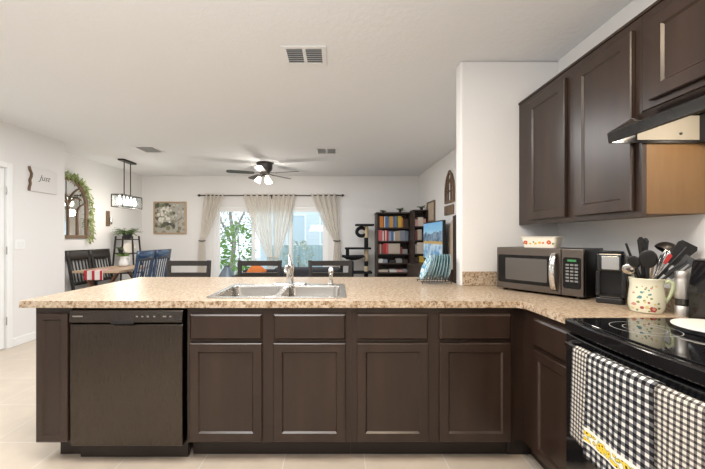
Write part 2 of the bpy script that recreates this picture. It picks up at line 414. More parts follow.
# ------------------------------------------------------------------ cabinets
F1 = 1.854            # island cabinet fronts
XF = 1.055            # fronts of the run along the kitchen wall
def door_mesh(x0, x1, z0, z1, yf, t=0.02, stile=0.047, rec=0.009):
    mb = MB(); bm = mb.bm
    def ring(i, y): return [bm.verts.new(p) for p in ((x0 + i, y, z0 + i), (x1 - i, y, z0 + i), (x1 - i, y, z1 - i), (x0 + i, y, z1 - i))]
    rs = [ring(0, yf + t), ring(0, yf + 0.004), ring(0.004, yf), ring(stile, yf), ring(stile + 0.008, yf + rec)]
    for a, b in zip(rs, rs[1:]):
        for k in range(4): bm.faces.new((a[k], a[(k + 1) % 4], b[(k + 1) % 4], b[k]))
    bm.faces.new(rs[-1]); bm.faces.new(rs[0])
    return mb
def slab_mesh(x0, x1, z0, z1, yf, t=0.02):
    mb = MB(); bm = mb.bm
    def ring(i, y): return [bm.verts.new(p) for p in ((x0 + i, y, z0 + i), (x1 - i, y, z0 + i), (x1 - i, y, z1 - i), (x0 + i, y, z1 - i))]
    rs = [ring(0, yf + t), ring(0, yf + 0.008), ring(0.009, yf)]
    for a, b in zip(rs, rs[1:]):
        for k in range(4): bm.faces.new((a[k], a[(k + 1) % 4], b[(k + 1) % 4], b[k]))
    bm.faces.new(rs[-1]); bm.faces.new(rs[0])
    return mb
ZB, ZT, DEP = 0.114, 0.8745, 0.585
def ix(x): return (x - CX) / 178.0
def base_cabinet(label, x0, x1, doors, group, hollow=False, name='base_cabinet'):
    t = thing(name, label, 'cabinet', ((x0 + x1) / 2, F1, 0), 0, group)
    c = (x0 + x1) / 2; a, b = x0 - c, x1 - c
    m = MB()
    if hollow:
        m.box(a, a + 0.018, 0, DEP, ZB, ZT); m.box(b - 0.018, b, 0, DEP, ZB, ZT); m.box(a + 0.018, b - 0.018, 0, 0.02, ZB, ZT); m.box(a + 0.018, b - 0.018, DEP - 0.015, DEP, ZB, ZT); m.box(a + 0.018, b - 0.018, 0.02, DEP - 0.015, ZB, ZB + 0.018)
    else: m.box(a, b, 0, DEP, ZB, ZT)
    m.build('carcass', 'cab', t)
    MB().box(a, b, 0.075, 0.10, 0.001, ZB).build('kick_board', 'cab_dark', t)
    for (p, q) in doors:
        door_mesh(p - c, q - c, 0.128, 0.676, -0.02).build('door', 'cab', t)
        slab_mesh(p - c, q - c, 0.696, 0.838, -0.02).build('drawer_front', 'cab', t)
    return t
XA0, XA1, XB1 = ix(187.5), ix(351), ix(513)
base_cabinet('dark espresso two-door base cabinet under the stainless sink', XA0, XA1, ((ix(191), ix(262.5)), (ix(274), ix(345.5))), 'island base cabinets', hollow=True)
base_cabinet('dark espresso two-door base cabinet between the sink cabinet and the inner corner', XA1 + 0.0006, XB1, ((ix(357), ix(427.5)), (ix(439), ix(509.5))), 'island base cabinets')
# narrow end unit left of the dishwasher
x0, x1 = ix(36), ix(72)
t = thing('end_cabinet', 'narrow dark espresso panel cabinet at the free end of the island', 'cabinet', (x0, F1, 0))
MB().box(0, x1 - x0, 0, DEP, ZB, ZT).build('carcass', 'cab', t)
MB().box(0.075, x1 - x0, 0.075, DEP, 0.001, ZB).build('kick_board', 'cab_dark', t)
door_mesh(0.018, x1 - x0 - 0.012, 0.128, 0.842, -0.02, stile=0.034).build('door', 'cab', t)
# knee wall panel under the bar overhang
tag(MB().box(-1.71, 0.912, F1 + DEP + 0.001, F1 + DEP + 0.02, 0.001, ZT).build('back_panel', 'cab'), 'dark panel closing the back of the island under the bar', 'panel')
# corner filler and the narrow cabinet before the range
t = thing('corner_cabinet', 'narrow dark base cabinet in the corner between island and range', 'cabinet', (XF, F1 + 0.02, 0), -pi / 2)
# local x runs towards the camera, local -y faces the kitchen
RY1 = 1.447
Lr = F1 + 0.02 - RY1 - 0.004
cm = MB(); cm.box(0, Lr, 0, 0.57, ZB, ZT); cm.box(-0.55, 0, -(XF - XB1) + 0.001, 0.57, ZB, ZT)
cm.build('carcass', 'cab', t)
km = MB(); km.box(-0.05, Lr, 0.075, 0.10, 0.001, ZB); km.box(-0.07, -0.05, -(XF - XB1) + 0.001, 0.10, 0.001, ZB); km.build('kick_board', 'cab_dark', t)
door_mesh(0.125, Lr - 0.012, 0.128, 0.676, -0.02, stile=0.047).build('door', 'cab', t)
slab_mesh(0.125, Lr - 0.012, 0.696, 0.838, -0.02).build('drawer_front', 'cab', t)

# countertop in one piece with the sink cut-out, and its low splash
SX0, SX1, SY0, SY1 = -0.765, 0.055, 1.90, 2.475
m = MB()
outer = [(-1.76, 1.826), (0.99, 1.826), (1.005, 1.822), (1.022, 1.805), (1.026, 1.79), (1.026, RY1), (1.634, RY1), (1.634, D2 - 0.001), (0.911, D2 - 0.001), (0.911, 2.95), (-1.76, 2.95)]
m.prism(outer, 0.876, 0.914, axis=2, holes=[rrect(SX0 + 0.012, SX1 - 0.012, SY0 + 0.012, SY1 - 0.012, 0.03)])
tag(m.build('countertop', 'counter'), 'speckled beige laminate countertop running from the bar round to the range', 'countertop')
tag(MB().box(0.925, 1.634, D2 - 0.02, D2 - 0.0012, 0.9145, 1.016).build('splash_strip', 'counter', bevel=0.003), 'low speckled splash strip on the white column wall behind the microwave', 'backsplash')
tag(MB().box(1.615, 1.634, RY1, D2 - 0.021, 0.9145, 1.016).build('splash_strip', 'counter', bevel=0.003), 'low speckled splash strip behind the coffee maker and flowered pitcher', 'backsplash')

# dishwasher
x0, x1 = ix(73.5), ix(185.5)
t = thing('dishwasher', 'dark stainless dishwasher with pocket handle in the island', 'dishwasher', (x0, F1, 0)); W = x1 - x0
MB().box(0.004, W - 0.004, 0.03, 0.56, 0.115, 0.868).build('tub', 'black', t)
m = MB(); bm = m.bm
PZ = [(0.0, 0.108), (-0.026, 0.112), (-0.028, 0.45), (-0.026, 0.776), (0.0, 0.78)]
m.prism([(0.03, 0.108), (-0.022, 0.108), (-0.027, 0.115), (-0.030, 0.45), (-0.027, 0.778), (-0.022, 0.786), (0.03, 0.786)], 0.005, W - 0.005, axis=0)
m.build('door', 'dw', t, bevel=0.004)
m = MB()   # sloping control panel with a recessed pocket
m.prism([(0.03, 0.79), (-0.024, 0.79), (-0.036, 0.80), (-0.030, 0.857), (-0.022, 0.864), (0.03, 0.864)], 0.003, W - 0.003, axis=0)
cp = m.build('control_panel', 'dw', t, bevel=0.003)
MB().box(0.235, 0.360, -0.0375, -0.0355, 0.787, 0.805).build('pocket_handle', 'black', t, bevel=0.0008)
for k, bx in enumerate((0.372, 0.402, 0.432, 0.468, 0.520, 0.556)):
    MB().box(bx, bx + (0.012 if k != 4 else 0.02), -0.0360, -0.0345, 0.826, 0.834).build('button', 'steel', cp)
MB().box(0.022, 0.080, -0.0362, -0.0345, 0.827, 0.835).build('badge', 'steel', cp)
MB().box(0.006, W - 0.006, 0.045, 0.06, 0.004, 0.106).build('kick_plate', 'cab_dark', t)

# wall cabinets along the kitchen wall
XU = 1.345; UZ0, UZ1, UY0, UY1 = 1.358, 2.243, 1.455, D2 - 0.003
def wall_cabinet(label, ya, yb, z0, door, side=None):
    """ya is the far end, yb the end nearer the camera"""
    t = thing('wall_cabinet', label, 'cabinet', (XU, ya, z0), -pi / 2, 'wall cabinets over the counter')
    L = ya - yb; H = UZ1 - z0; dp = XK - XU - 0.002
    MB().box(0, L, 0, 0.02, 0, H).build('face_frame', 'cab', t)
    MB().box(0.0, L, 0.0205, dp, 0.012, H).build('carcass', 'natural' if side else 'cab', t)
    a, b, c, d = door
    door_mesh(ya - a, ya - b, c - z0, d - z0, -0.022, stile=0.055, rec=0.009).build('door', 'cab', t)
    MB().box(-0.0, L, -0.006, 0.02, H + 0.0005, H + 0.014).build('top_moulding', 'cab', t)
    return t
wall_cabinet('dark wall cabinet nearest the white column, tall single door', UY1, 1.885, UZ0, (2.30, 1.925, 1.385, 2.197))
wall_cabinet('dark wall cabinet between the hood and the corner cabinet, raw wood side', 1.8845, UY0, UZ0, (1.843, 1.487, 1.385, 2.197), side=True)
wall_cabinet('short dark wall cabinet above the black range hood', UY0 - 0.001, 0.70, 1.822, (1.405, 0.75, 1.847, 2.197))

# ------------------------------------------------------------------ range hood
t = thing('range_hood', 'black under-cabinet range hood with lit metal inside', 'hood', (0, 0, 0))
HY0, HY1 = 0.695, 1.452
m = MB(); xf = 1.192
m.prism([(xf, 1.678), (xf + 0.012, 1.678), (xf + 0.02, 1.712), (XU + 0.03, 1.80), (XK - 0.004, 1.80), (XK - 0.004, 1.818), (XU - 0.002, 1.818), (XU - 0.03, 1.80), (xf - 0.006, 1.722)], HY0, HY1, axis=1)
m.build('canopy', 'black_gloss', t, bevel=0.004)
for y in (HY0, HY1 - 0.012):
    MB().prism([(xf + 0.004, 1.6785), (XK - 0.004, 1.6785), (XK - 0.004, 1.80), (XU + 0.03, 1.80), (xf + 0.012, 1.71)], y, y + 0.0115, axis=1).build('side_panel', 'black_gloss', t)
MB().prism([(xf + 0.115, 1.690), (1.577, 1.690), (1.577, 1.795), (XU + 0.03, 1.795), (xf + 0.115, 1.750)], HY1 - 0.0165, HY1 - 0.0122, axis=1).build('inner_panel', flat('galvanised_sheet', (0.24, 0.22, 0.18), 0.6), t)
MB().box(1.578, XK - 0.006, HY0 + 0.02, HY1 - 0.0125, 1.68, 1.797).build('filter_housing', 'black', t)
MB().tube([(1.495, HY1 - 0.0165, 1.716), (1.495, HY1 - 0.020, 1.716)], 0.006, 8).build('screw', 'black', t)
MB().box(1.38, 1.50, 1.10, 1.22, 1.775, 1.797).build('lamp_cover', 'bulb', t)
l = point('hood_lamp', (1.44, 1.16, 1.745), 7.0, WARM, 0.03); l.parent = t

# ------------------------------------------------------------------ range
RX0, RXB, RY0 = 1.0, XK - 0.004, 0.685
ZC = 0.917
t = thing('electric_range', 'black electric range with smooth glass cooktop', 'stove', (RX0, (RY0 + RY1) / 2, 0), 0)
RW, RH = RXB - RX0, (RY1 - RY0) / 2
def bow(n=12, d=0.028, ext=0.0, hw=None):
    """front outline seen from above, bowed outwards; local x is depth (0 = nominal front)"""
    hw = hw or RH - 0.002
    return [(-d * (1 - (2 * k / n - 1) ** 2) - ext, -hw + 2 * hw * k / n) for k in range(n + 1)]
MB().prism([(0.05, -RH + 0.002), (0.05, RH - 0.002), (RW - 0.02, RH - 0.002), (RW - 0.02, -RH + 0.002)], 0.02, 0.862, axis=2).build('body', 'black_gloss', t)
for (px, py) in ((0.1, -0.32), (0.1, 0.32), (RW - 0.1, -0.32), (RW - 0.1, 0.32)):
    MB().lathe([(0.014, 0.0), (0.014, 0.02)], (px, py, 0), 10).build('foot', 'black', t)
m = MB(); m.prism(bow(ext=0.004) + [(RW - 0.09, RH), (RW - 0.09, -RH)], 0.864, ZC - 0.004, axis=2); m.build('cooktop_frame', 'black_gloss', t, bevel=0.007, segs=3)
m = MB(); m.prism(bow(ext=-0.024, hw=RH - 0.022) + [(RW - 0.10, RH - 0.022), (RW - 0.10, -RH + 0.022)], ZC - 0.004, ZC + 0.001, axis=2); gt = m.build('cooktop_glass', 'glasstop', t, bevel=0.0015)
for (bx, by, br) in ((0.17, 0.19, 0.105), (0.17, -0.19, 0.115), (0.42, 0.19, 0.085), (0.42, -0.19, 0.085), (0.30, 0.0, 0.05)):
    m = MB()
    for r in ((br, br * 0.62) if br > 0.1 else (br,)):
        m.lathe([(r - 0.0028, 0.0), (r - 0.0028, 0.0004), (r, 0.0004), (r, 0.0)], (bx, by, ZC + 0.0009), 48)
    m.build('burner_ring', 'ring', gt)
# oven door, bowed like the top
m = MB(); m.prism(bow(ext=0.0, hw=RH - 0.004) + [(0.045, RH - 0.004), (0.045, -RH + 0.004)], 0.235, 0.852, axis=2); dr = m.build('oven_door', 'black_gloss', t, bevel=0.005)
m = MB(); m.grid(lambda u, v: (-0.028 * (1 - ((2 * u - 1) * 0.6) ** 2) - 0.0022, (2 * u - 1) * 0.6 * RH, 0.34 + 0.32 * v), 10, 1); m.build('oven_window', 'dark_glass', dr, solid=0.003)
m = MB(); m.prism(bow(ext=-0.004, hw=RH - 0.004) + [(0.045, RH - 0.004), (0.045, -RH + 0.004)], 0.05, 0.228, axis=2); m.build('storage_drawer', 'black_gloss', t, bevel=0.006)
HZ = 0.822
pts = [(-0.028 * (1 - (2 * k / 14 - 1) ** 2) - 0.038, (-1 + 2 * k / 14) * (RH - 0.072), HZ) for k in range(15)]
pts = [(-0.005, pts[0][1] - 0.006, HZ)] + pts + [(-0.005, pts[-1][1] + 0.006, HZ)]
MB().tube(pts, 0.0125, 12).build('handle', 'black_gloss', dr, smooth=True)
m = MB()
m.prism([(RW - 0.095, ZC - 0.03), (RW, ZC - 0.03), (RW, 1.16), (RW - 0.045, 1.175), (RW - 0.075, 1.165), (RW - 0.10, 1.03), (RW - 0.095, 1.01)], -RH, RH, axis=1)
bgd = m.build('backguard', 'black_gloss', t, bevel=0.006)
def bgp(y, z): return (RW - 0.10 + (z - 1.03) * 0.025 / 0.135, y, z)
for y in (0.28, 0.19, -0.19, -0.28):
    p = Vector(bgp(y, 1.10)); q = p + Vector((-0.026, 0, 0.005))
    MB().tube([p, p + (q - p) * 0.7, q], [0.024, 0.021, 0.017], 18).build('knob', 'black_gloss', bgd, smooth=True)
    MB().box(q.x - 0.001, q.x + 0.004, y - 0.002, y + 0.002, 1.10, 1.122).build('pointer', 'white', bgd)
MB().hexa([(bgp(y, z)[0] + dx, y, z) for dx in (-0.002, 0.003) for y in (-0.1, 0.1) for z in (1.06, 1.135)]).build('display', 'dark_glass', bgd)

# towels over the oven handle
def towel(name, label, y_far, y_near, zbot, back, matl, off, n=40, parent_mat=None):
    """a cloth folded over the handle; built round its own origin at the far top corner"""
    Wd = y_far - y_near
    def hx(y): return RX0 - 0.028 * (1 - ((y - (RY0 + RY1) / 2) / RH) ** 2) - 0.038
    L = HZ + 0.013 - zbot; r = 0.0165 + off; Lc = pi * r; Lb = back
    tot = L + Lc + Lb
    def fn(u, v):
        y = y_far - Wd * u; s = v * tot
        if s < L: x, z = -r, -(L - s)
        elif s < L + Lc: a = (s - L) / r; x, z = -r * cos(a), r * sin(a)
        else: x, z = r, -(s - L - Lc)
        hang = max(0.0, -z) / 0.35
        sag = hang * (0.004 * sin(y * 34) + 0.002 * sin(y * 80 + 1)) - 0.006 * hang
        if x > 0: sag = 0.0
        return (x + sag + hx(y) - hx(y_far), y - y_far + 0.010 * hang * (0.5 - u) * (1 if x < 0 else 0.3), z)
    mb = MB(); mb.grid(fn, n, 44, uv=lambda u, v: (u * Wd, v * tot))
    o = mb.build(name, matl, smooth=True, solid=0.0025, normals=True)
    o.location = (hx(y_far), y_far, HZ)
    return tag(o, label, 'towel')
m1, _, _ = gingham('small_check_cotton', 0.0165, (0.62, 0.585, 0.52), (0.17, 0.155, 0.145), (0.03, 0.028, 0.028), 0.45)
m2, s2, c2 = gingham('bold_check_cotton', 0.0245, (0.64, 0.625, 0.59), (0.115, 0.115, 0.12), (0.012, 0.012, 0.014), 0.52)
# sunflower border printed across the lower end of the bold towel
u2, v2 = s2.outputs[0], s2.outputs[1]
vor = nd(m2, 'ShaderNodeTexVoronoi'); vor.inputs['Scale'].default_value = 62
tv = [n for n in m2.node_tree.nodes if n.bl_idname == 'ShaderNodeUVMap'][0]; lk(m2, tv.outputs[0], vor.inputs['Vector'])
flo = ramp(m2, vor.outputs['Distance'], [(0.0, (0.05, 0.03, 0.01)), (0.22, (0.05, 0.03, 0.01)), (0.25, (0.75, 0.48, 0.03)), (0.52, (0.80, 0.58, 0.08)), (0.60, (0.16, 0.20, 0.06)), (0.75, (0.78, 0.75, 0.68))])
band = mth(m2, 'MULTIPLY', mth(m2, 'GREATER_THAN', v2, 0.058), mth(m2, 'LESS_THAN', v2, 0.112))
inner = mth(m2, 'MULTIPLY', mth(m2, 'GREATER_THAN', v2, 0.064), mth(m2, 'LESS_THAN', v2, 0.100))
cc = mixc(m2, band, c2, (0.78, 0.75, 0.68)); cc = mixc(m2, inner, cc, flo); lk(m2, cc, bsdf(m2).inputs['Base Color'])
towel('dish_towel', 'wide small-check black and cream towel hanging underneath on the oven handle', 1.300, 0.800, 0.497, 0.30, m1, 0.0)
towel('dish_towel', 'bold black and white check towel with yellow sunflower border on top', 1.212, 0.955, 0.470, 0.26, m2, 0.005)

# round spoon rest / burner plate on the cooktop
sp = spots('painted_plate', (0.80, 0.77, 0.70), [(0.03, -0.01, 0.03, (0.35, 0.07, 0.05)), (-0.02, 0.01, 0.02, (0.45, 0.16, 0.08)), (0.06, 0.02, 0.02, (0.16, 0.20, 0.08)), (-0.05, -0.02, 0.012, (0.16, 0.20, 0.08))], axes=(0, 1), rough=0.35)
t = thing('burner_cover', 'round cream burner cover with dark rim lying on the cooktop', 'burner cover', (1.385, 1.19, ZC + 0.001))
MB().lathe([(0.108, 0.0), (0.118, 0.002), (0.121, 0.016), (0.118, 0.017)], seg=48).build('rim', 'black', t, smooth=True)
MB().lathe([(0.110, 0.0172), (0.128, 0.0175), (0.130, 0.021), (0.128, 0.024), (0.0, 0.024)], seg=48).build('disc', sp, t, smooth=True)

# ------------------------------------------------------------------ sink, faucet, sprayer
t = thing('kitchen_sink', 'double bowl stainless sink set into the island counter', 'sink', ((SX0 + SX1) / 2, (SY0 + SY1) / 2, 0.914))
cx, cy = (SX0 + SX1) / 2, (SY0 + SY1) / 2
ax0, ax1, ay0, ay1 = SX0 - cx, SX1 - cx, SY0 - cy, SY1 - cy
bowls = [(ax0 + 0.035, -0.018), (0.018, ax1 - 0.035)]
BY0, BY1 = ay0 + 0.035, ay1 - 0.105
m = MB(); m.prism(rrect(ax0, ax1, ay0, ay1, 0.035), 0.0004, 0.006, axis=2, holes=[rrect(a, b, BY0, BY1, 0.055) for a, b in bowls])
m.build('rim', 'steel', t, bevel=0.002)
for a, b in bowls:
    m = MB(); rings = []
    for ins, z in ((0, 0.004), (0.004, -0.01), (0.010, -0.145), (0.03, -0.175), (0.09, -0.183)):
        rings.append([m.bm.verts.new((x, y, z)) for (x, y) in rrect(a + ins, b - ins, BY0 + ins, BY1 - ins, max(0.055 - ins * 0.2, 0.03))])
    for r0, r1 in zip(rings, rings[1:]):
        n = len(r0)
        for k in range(n): m.bm.faces.new((r0[k], r0[(k + 1) % n], r1[(k + 1) % n], r1[k]))
    m.bm.faces.new(rings[-1])
    bo = m.build('bowl', 'steel', t, smooth=True)
    MB().lathe([(0.045, 0), (0.045, 0.003), (0.03, 0.003), (0.02, 0.001)], ((a + b) / 2, (BY0 + BY1) / 2, -0.1828), 24).build('drain', 'chrome', bo, smooth=True)
FX, FY = -0.345, 2.425
t = thing('faucet', 'chrome single lever faucet behind the sink bowls', 'faucet', (FX, FY, 0.9205))
MB().prism(rrect(-0.125, 0.125, -0.028, 0.028, 0.027), 0.0002, 0.012, axis=2).build('base_plate', 'chrome', t, bevel=0.004)
MB().lathe([(0.030, 0.010), (0.027, 0.03), (0.025, 0.085), (0.031, 0.11), (0.032, 0.135), (0.024, 0.152), (0.0, 0.156)], seg=24).build('body', 'chrome', t, smooth=True)
MB().tube([(0, -0.015, 0.085), (0, -0.06, 0.125), (0, -0.12, 0.145), (0, -0.175, 0.135), (0, -0.19, 0.11)], [0.02, 0.018, 0.016, 0.016, 0.016], 14).build('spout', 'chrome', t, smooth=True)
MB().tube([(0.0, 0, 0.15), (-0.004, 0.006, 0.175), (-0.012, 0.03, 0.215)], [0.014, 0.011, 0.008], 12).build('lever', 'chrome', t, smooth=True)
t = thing('side_sprayer', 'short chrome side sprayer standing right of the faucet', 'sprayer', (-0.045, FY, 0.9205))
MB().lathe([(0.024, 0.0002), (0.024, 0.006), (0.017, 0.012), (0.015, 0.035)], seg=20).build('base', 'chrome', t, smooth=True)
MB().tube([(0, 0, 0.036), (0, 0, 0.075), (0, -0.004, 0.095), (0, -0.018, 0.112), (0, -0.034, 0.116)], [0.013, 0.014, 0.019, 0.02, 0.016], 14).build('spray_head', 'chrome', t, smooth=True)

# ------------------------------------------------------------------ microwave with a loaf pan on it
ux, uy = 1.379 - 1.095, 1.842 - 2.258
MWL = math.hypot(ux, uy); MWR = math.atan2(uy, ux)
t = thing('microwave', 'dark stainless microwave oven turned across the counter corner', 'microwave', (1.095, 2.258, 0.914), MWR)
mz0, mz1, md = 0.013, 0.287, 0.29
for (px, py) in ((0.04, 0.04), (MWL - 0.04, 0.04), (0.04, md - 0.04), (MWL - 0.04, md - 0.04)):
    MB().lathe([(0.013, 0.0003), (0.014, 0.0128)], (px, py, 0), 12).build('foot', 'black', t)
MB().box(0, MWL, 0.022, md, mz0, mz1).build('case', 'black', t, bevel=0.004)
CPX = MWL * 0.775
m = MB(); m.box(0.001, CPX - 0.001, -0.004, 0.0215, mz0 + 0.002, mz1 - 0.001); dr = m.build('door', 'mw', t, bevel=0.004)
MB().prism(rrect(0.012, CPX * 0.86, mz0 + 0.042, mz1 - 0.048, 0.012), -0.0058, -0.0035, axis=1).build('window_surround', 'mw_black', dr)
MB().prism(rrect(0.062, CPX * 0.81, mz0 + 0.064, mz1 - 0.068, 0.006), -0.0066, -0.0056, axis=1).build('window', 'mw_glass', dr)
hx = CPX - 0.034
hp = [(hx, -0.004, mz1 - 0.028), (hx, -0.03, mz1 - 0.04), (hx, -0.043, (mz0 + mz1) / 2), (hx, -0.03, mz0 + 0.04), (hx, -0.004, mz0 + 0.028)]
m = MB()
for a, b in zip(hp, hp[1:]): m.bar(a, b, 0.028, 0.009, up=(0, -1, 0.3))
MB().grid(lambda u, v: (hx - 0.014 + 0.028 * u, -0.004 - 0.04 * sin(pi * v) ** 0.6 - 0.004 * sin(pi * u), mz0 + 0.025 + (mz1 - mz0 - 0.05) * v), 6, 20).build('handle', 'chrome', dr, smooth=True, solid=0.008)
m.bm.free()
m = MB(); m.box(CPX + 0.001, MWL - 0.001, -0.004, 0.0215, mz0 + 0.002, mz1 - 0.001); cp = m.build('control_panel', 'mw', t, bevel=0.004)
MB().prism(rrect(CPX + 0.010, MWL - 0.012, mz0 + 0.045, mz1 - 0.05, 0.014), -0.0058, -0.0035, axis=1).build('key_plate', 'mw_black', cp)
green = mat('green_led_display', (0.02, 0.1, 0.03), 0.3, emit=(0.15, 0.8, 0.25), estr=0.2)
kx0, kx1 = CPX + 0.022, MWL - 0.024
MB().box(kx0 + 0.012, kx1 - 0.012, -0.0066, -0.0056, mz1 - 0.074, mz1 - 0.062).build('display', green, cp)
kp = flat('key_grey', (0.2, 0.2, 0.195))
for r_ in range(6):
    for q in range(3):
        kw = (kx1 - kx0) / 3
        MB().box(kx0 + kw * q + 0.003, kx0 + kw * (q + 1) - 0.003, -0.0066, -0.0056, mz1 - 0.098 - 0.0185 * r_, mz1 - 0.098 - 0.0185 * r_ + 0.010).build('button', kp, cp)
def mwpt(lx, ly): return (1.095 + lx * cos(MWR) - ly * sin(MWR), 2.258 + lx * sin(MWR) + ly * cos(MWR))
# loaf pan: red flowers on white
fl = [(-0.085, 0.032, 0.014, (0.55, 0.06, 0.04)), (-0.055, 0.026, 0.008, (0.70, 0.42, 0.05)), (-0.03, 0.036, 0.006, (0.16, 0.24, 0.06)), (-0.018, 0.026, 0.009, (0.72, 0.46, 0.08)),
      (0.012, 0.032, 0.010, (0.72, 0.46, 0.08)), (0.035, 0.030, 0.007, (0.62, 0.12, 0.05)), (0.072, 0.034, 0.015, (0.55, 0.06, 0.04)), (0.098, 0.026, 0.007, (0.18, 0.25, 0.06)), (-0.104, 0.028, 0.007, (0.18, 0.25, 0.06)), (-0.086, 0.032, 0.005, (0.75, 0.5, 0.1)), (0.072, 0.034, 0.005, (0.75, 0.5, 0.1))]
fl = [(u * 0.86, v, r * 0.85, c) for (u, v, r, c) in fl]
lpm = spots('flowered_loaf_ceramic', (0.78, 0.74, 0.64), fl, rough=0.25, coat=0.3)
lx, ly = mwpt(0.254, 0.068)
t = thing('loaf_pan', 'cream loaf pan with red flowers on top of the microwave', 'loaf pan', (lx, ly, 0.914 + mz1 + 0.0008), MWR)
m = MB(); rings = []
for hw, hd, z in ((0.093, 0.045, 0.0), (0.104, 0.054, 0.062), (0.110, 0.060, 0.064), (0.110, 0.060, 0.069), (0.101, 0.051, 0.069), (0.090, 0.042, 0.006)):
    rings.append([m.bm.verts.new((x, y, z)) for x, y in rrect(-hw, hw, -hd, hd, 0.018)])
for a, b in zip(rings, rings[1:]):
    for k in range(len(a)): m.bm.faces.new((a[k], a[(k + 1) % len(a)], b[(k + 1) % len(a)], b[k]))
m.bm.faces.new(rings[0]); m.bm.faces.new(rings[-1])
m.build('pan', lpm, t, smooth=True)

# ------------------------------------------------------------------ single-serve coffee maker
t = thing('coffee_maker', 'small black coffee maker with silver front beside the microwave', 'coffee maker', (1.506, 1.812, 0.914), R(-42))
MB().prism(rrect(-0.062, 0.062, -0.095, 0.085, 0.016), 0.0004, 0.03, axis=2).build('base', 'black_gloss', t, bevel=0.004)
MB().prism(rrect(-0.0605, 0.0605, 0.0, 0.085, 0.016), 0.0302, 0.265, axis=2).build('water_tank', 'black', t, bevel=0.004)
MB().prism(rrect(-0.062, 0.062, -0.092, -0.0005, 0.02), 0.172, 0.266, axis=2).build('brew_head', 'black_gloss', t, bevel=0.006)
MB().prism(rrect(-0.036, 0.036, 0.182, 0.252, 0.006), -0.0955, -0.0915, axis=1).build('front_plate', 'steel', t, bevel=0.001)
MB().prism(rrect(-0.05, 0.05, -0.09, -0.004, 0.012), 0.0302, 0.038, axis=2).build('drip_tray', 'dark_metal', t, bevel=0.002)
MB().prism(rrect(-0.055, 0.055, -0.03, 0.08, 0.016), 0.2665, 0.276, axis=2).build('lid', 'black', t, bevel=0.003)
for sx in (-0.053, 0.053):
    MB().box(sx - 0.009, sx + 0.009, -0.085, -0.0005, 0.0385, 0.1715).build('side_column', 'black_gloss', t, bevel=0.003)

# ------------------------------------------------------------------ painted pitcher of utensils
PX, PY = 1.462, 1.560
def petals(u, v, r, c, n=5):
    return [(u + r * 0.8 * cos(2 * pi * k / n), v + r * 0.8 * sin(2 * pi * k / n), r * 0.75, c) for k in range(n)]
RED, PINK, TEAL, GRN, YEL = (0.36, 0.07, 0.06), (0.58, 0.27, 0.20), (0.10, 0.24, 0.26), (0.20, 0.26, 0.11), (0.66, 0.52, 0.22)
pl = [(0.028, 0.022, 0.018, RED), (0.030, 0.024, 0.009, PINK), (-0.055, 0.040, 0.011, PINK), (-0.060, 0.020, 0.008, YEL), (-0.030, 0.075, 0.010, TEAL), (-0.022, 0.098, 0.008, TEAL), (-0.036, 0.052, 0.009, GRN),
      (-0.010, 0.060, 0.006, GRN), (0.002, 0.030, 0.010, YEL), (-0.006, 0.112, 0.006, GRN), (-0.042, 0.118, 0.006, GRN), (0.010, 0.088, 0.005, GRN), (-0.020, 0.028, 0.009, RED), (0.050, 0.050, 0.006, GRN), (0.020, 0.118, 0.006, PINK),
      (0.040, 0.128, 0.006, YEL), (-0.056, 0.092, 0.006, PINK), (0.052, 0.028, 0.007, GRN), (0.012, 0.012, 0.006, GRN), (-0.040, 0.014, 0.006, GRN)]
pl = [(u * 0.80, v, r * 0.72, c) for (u, v, r, c) in pl] + [(-u * 0.55 - 0.004, v * 0.8 + 0.03, r * 0.5, c) for (u, v, r, c) in pl[3:15]]
pm = spots('flowered_pitcher_glaze', (0.72, 0.70, 0.55), pl, rough=0.2, coat=0.4)
t = thing('utensil_pitcher', 'cream pitcher painted with flowers and holding cooking utensils', 'pitcher', (PX, PY, 0.914), R(-42))
MB().lathe([(r * 0.76, z) for r, z in [(0.060, 0.0004), (0.076, 0.003), (0.088, 0.03), (0.088, 0.06), (0.083, 0.10), (0.079, 0.125), (0.083, 0.152), (0.086, 0.158), (0.083, 0.161), (0.078, 0.152), (0.073, 0.125), (0.078, 0.08), (0.078, 0.02), (0.0, 0.012)]], seg=40).build('body', pm, t, smooth=True)
gg = flat('sage_green_glaze', (0.50, 0.55, 0.36), 0.2)
MB().tube([(0.060, 0, 0.140), (0.075, 0, 0.152), (0.087, 0, 0.144), (0.088, 0, 0.118), (0.078, 0, 0.080), (0.063, 0, 0.050)], [0.008, 0.009, 0.009, 0.008, 0.007, 0.007], 12).build('handle', gg, t, smooth=True)
ZM = 0.914 + 0.16
def mouth(dx, dy): return Vector((PX + dx, PY + dy, ZM))
def rest(dx, dy): return Vector((PX + dx * 0.8, PY + dy * 0.8, 0.914 + 0.02))
def tool(name, label, x, y, d, foot, head, handle_r=0.006, material='black', hl=None):
    """an upright kitchen tool standing in the pitcher; its own z axis runs from foot to head"""
    a = rest(*foot); b = P(x, y, d); L = (b - a).length
    t = thing(name, label, 'utensil', a, 0, 'cooking utensils in the pitcher')
    zd = (b - a).normalized(); yd = Vector((PX, PY, 0)); yd = (yd - zd * yd.dot(zd)).normalized(); xd = yd.cross(zd)
    t.rotation_euler = Matrix((xd, yd, zd)).transposed().to_euler()
    MB().tube([(0, 0, 0), (0, 0, L * 0.6), (0, 0, L - (hl or 0.02))], [handle_r, handle_r, handle_r * 0.8], 10).build('shaft', material, t, smooth=True)
    if head: head(t, L)
    return t
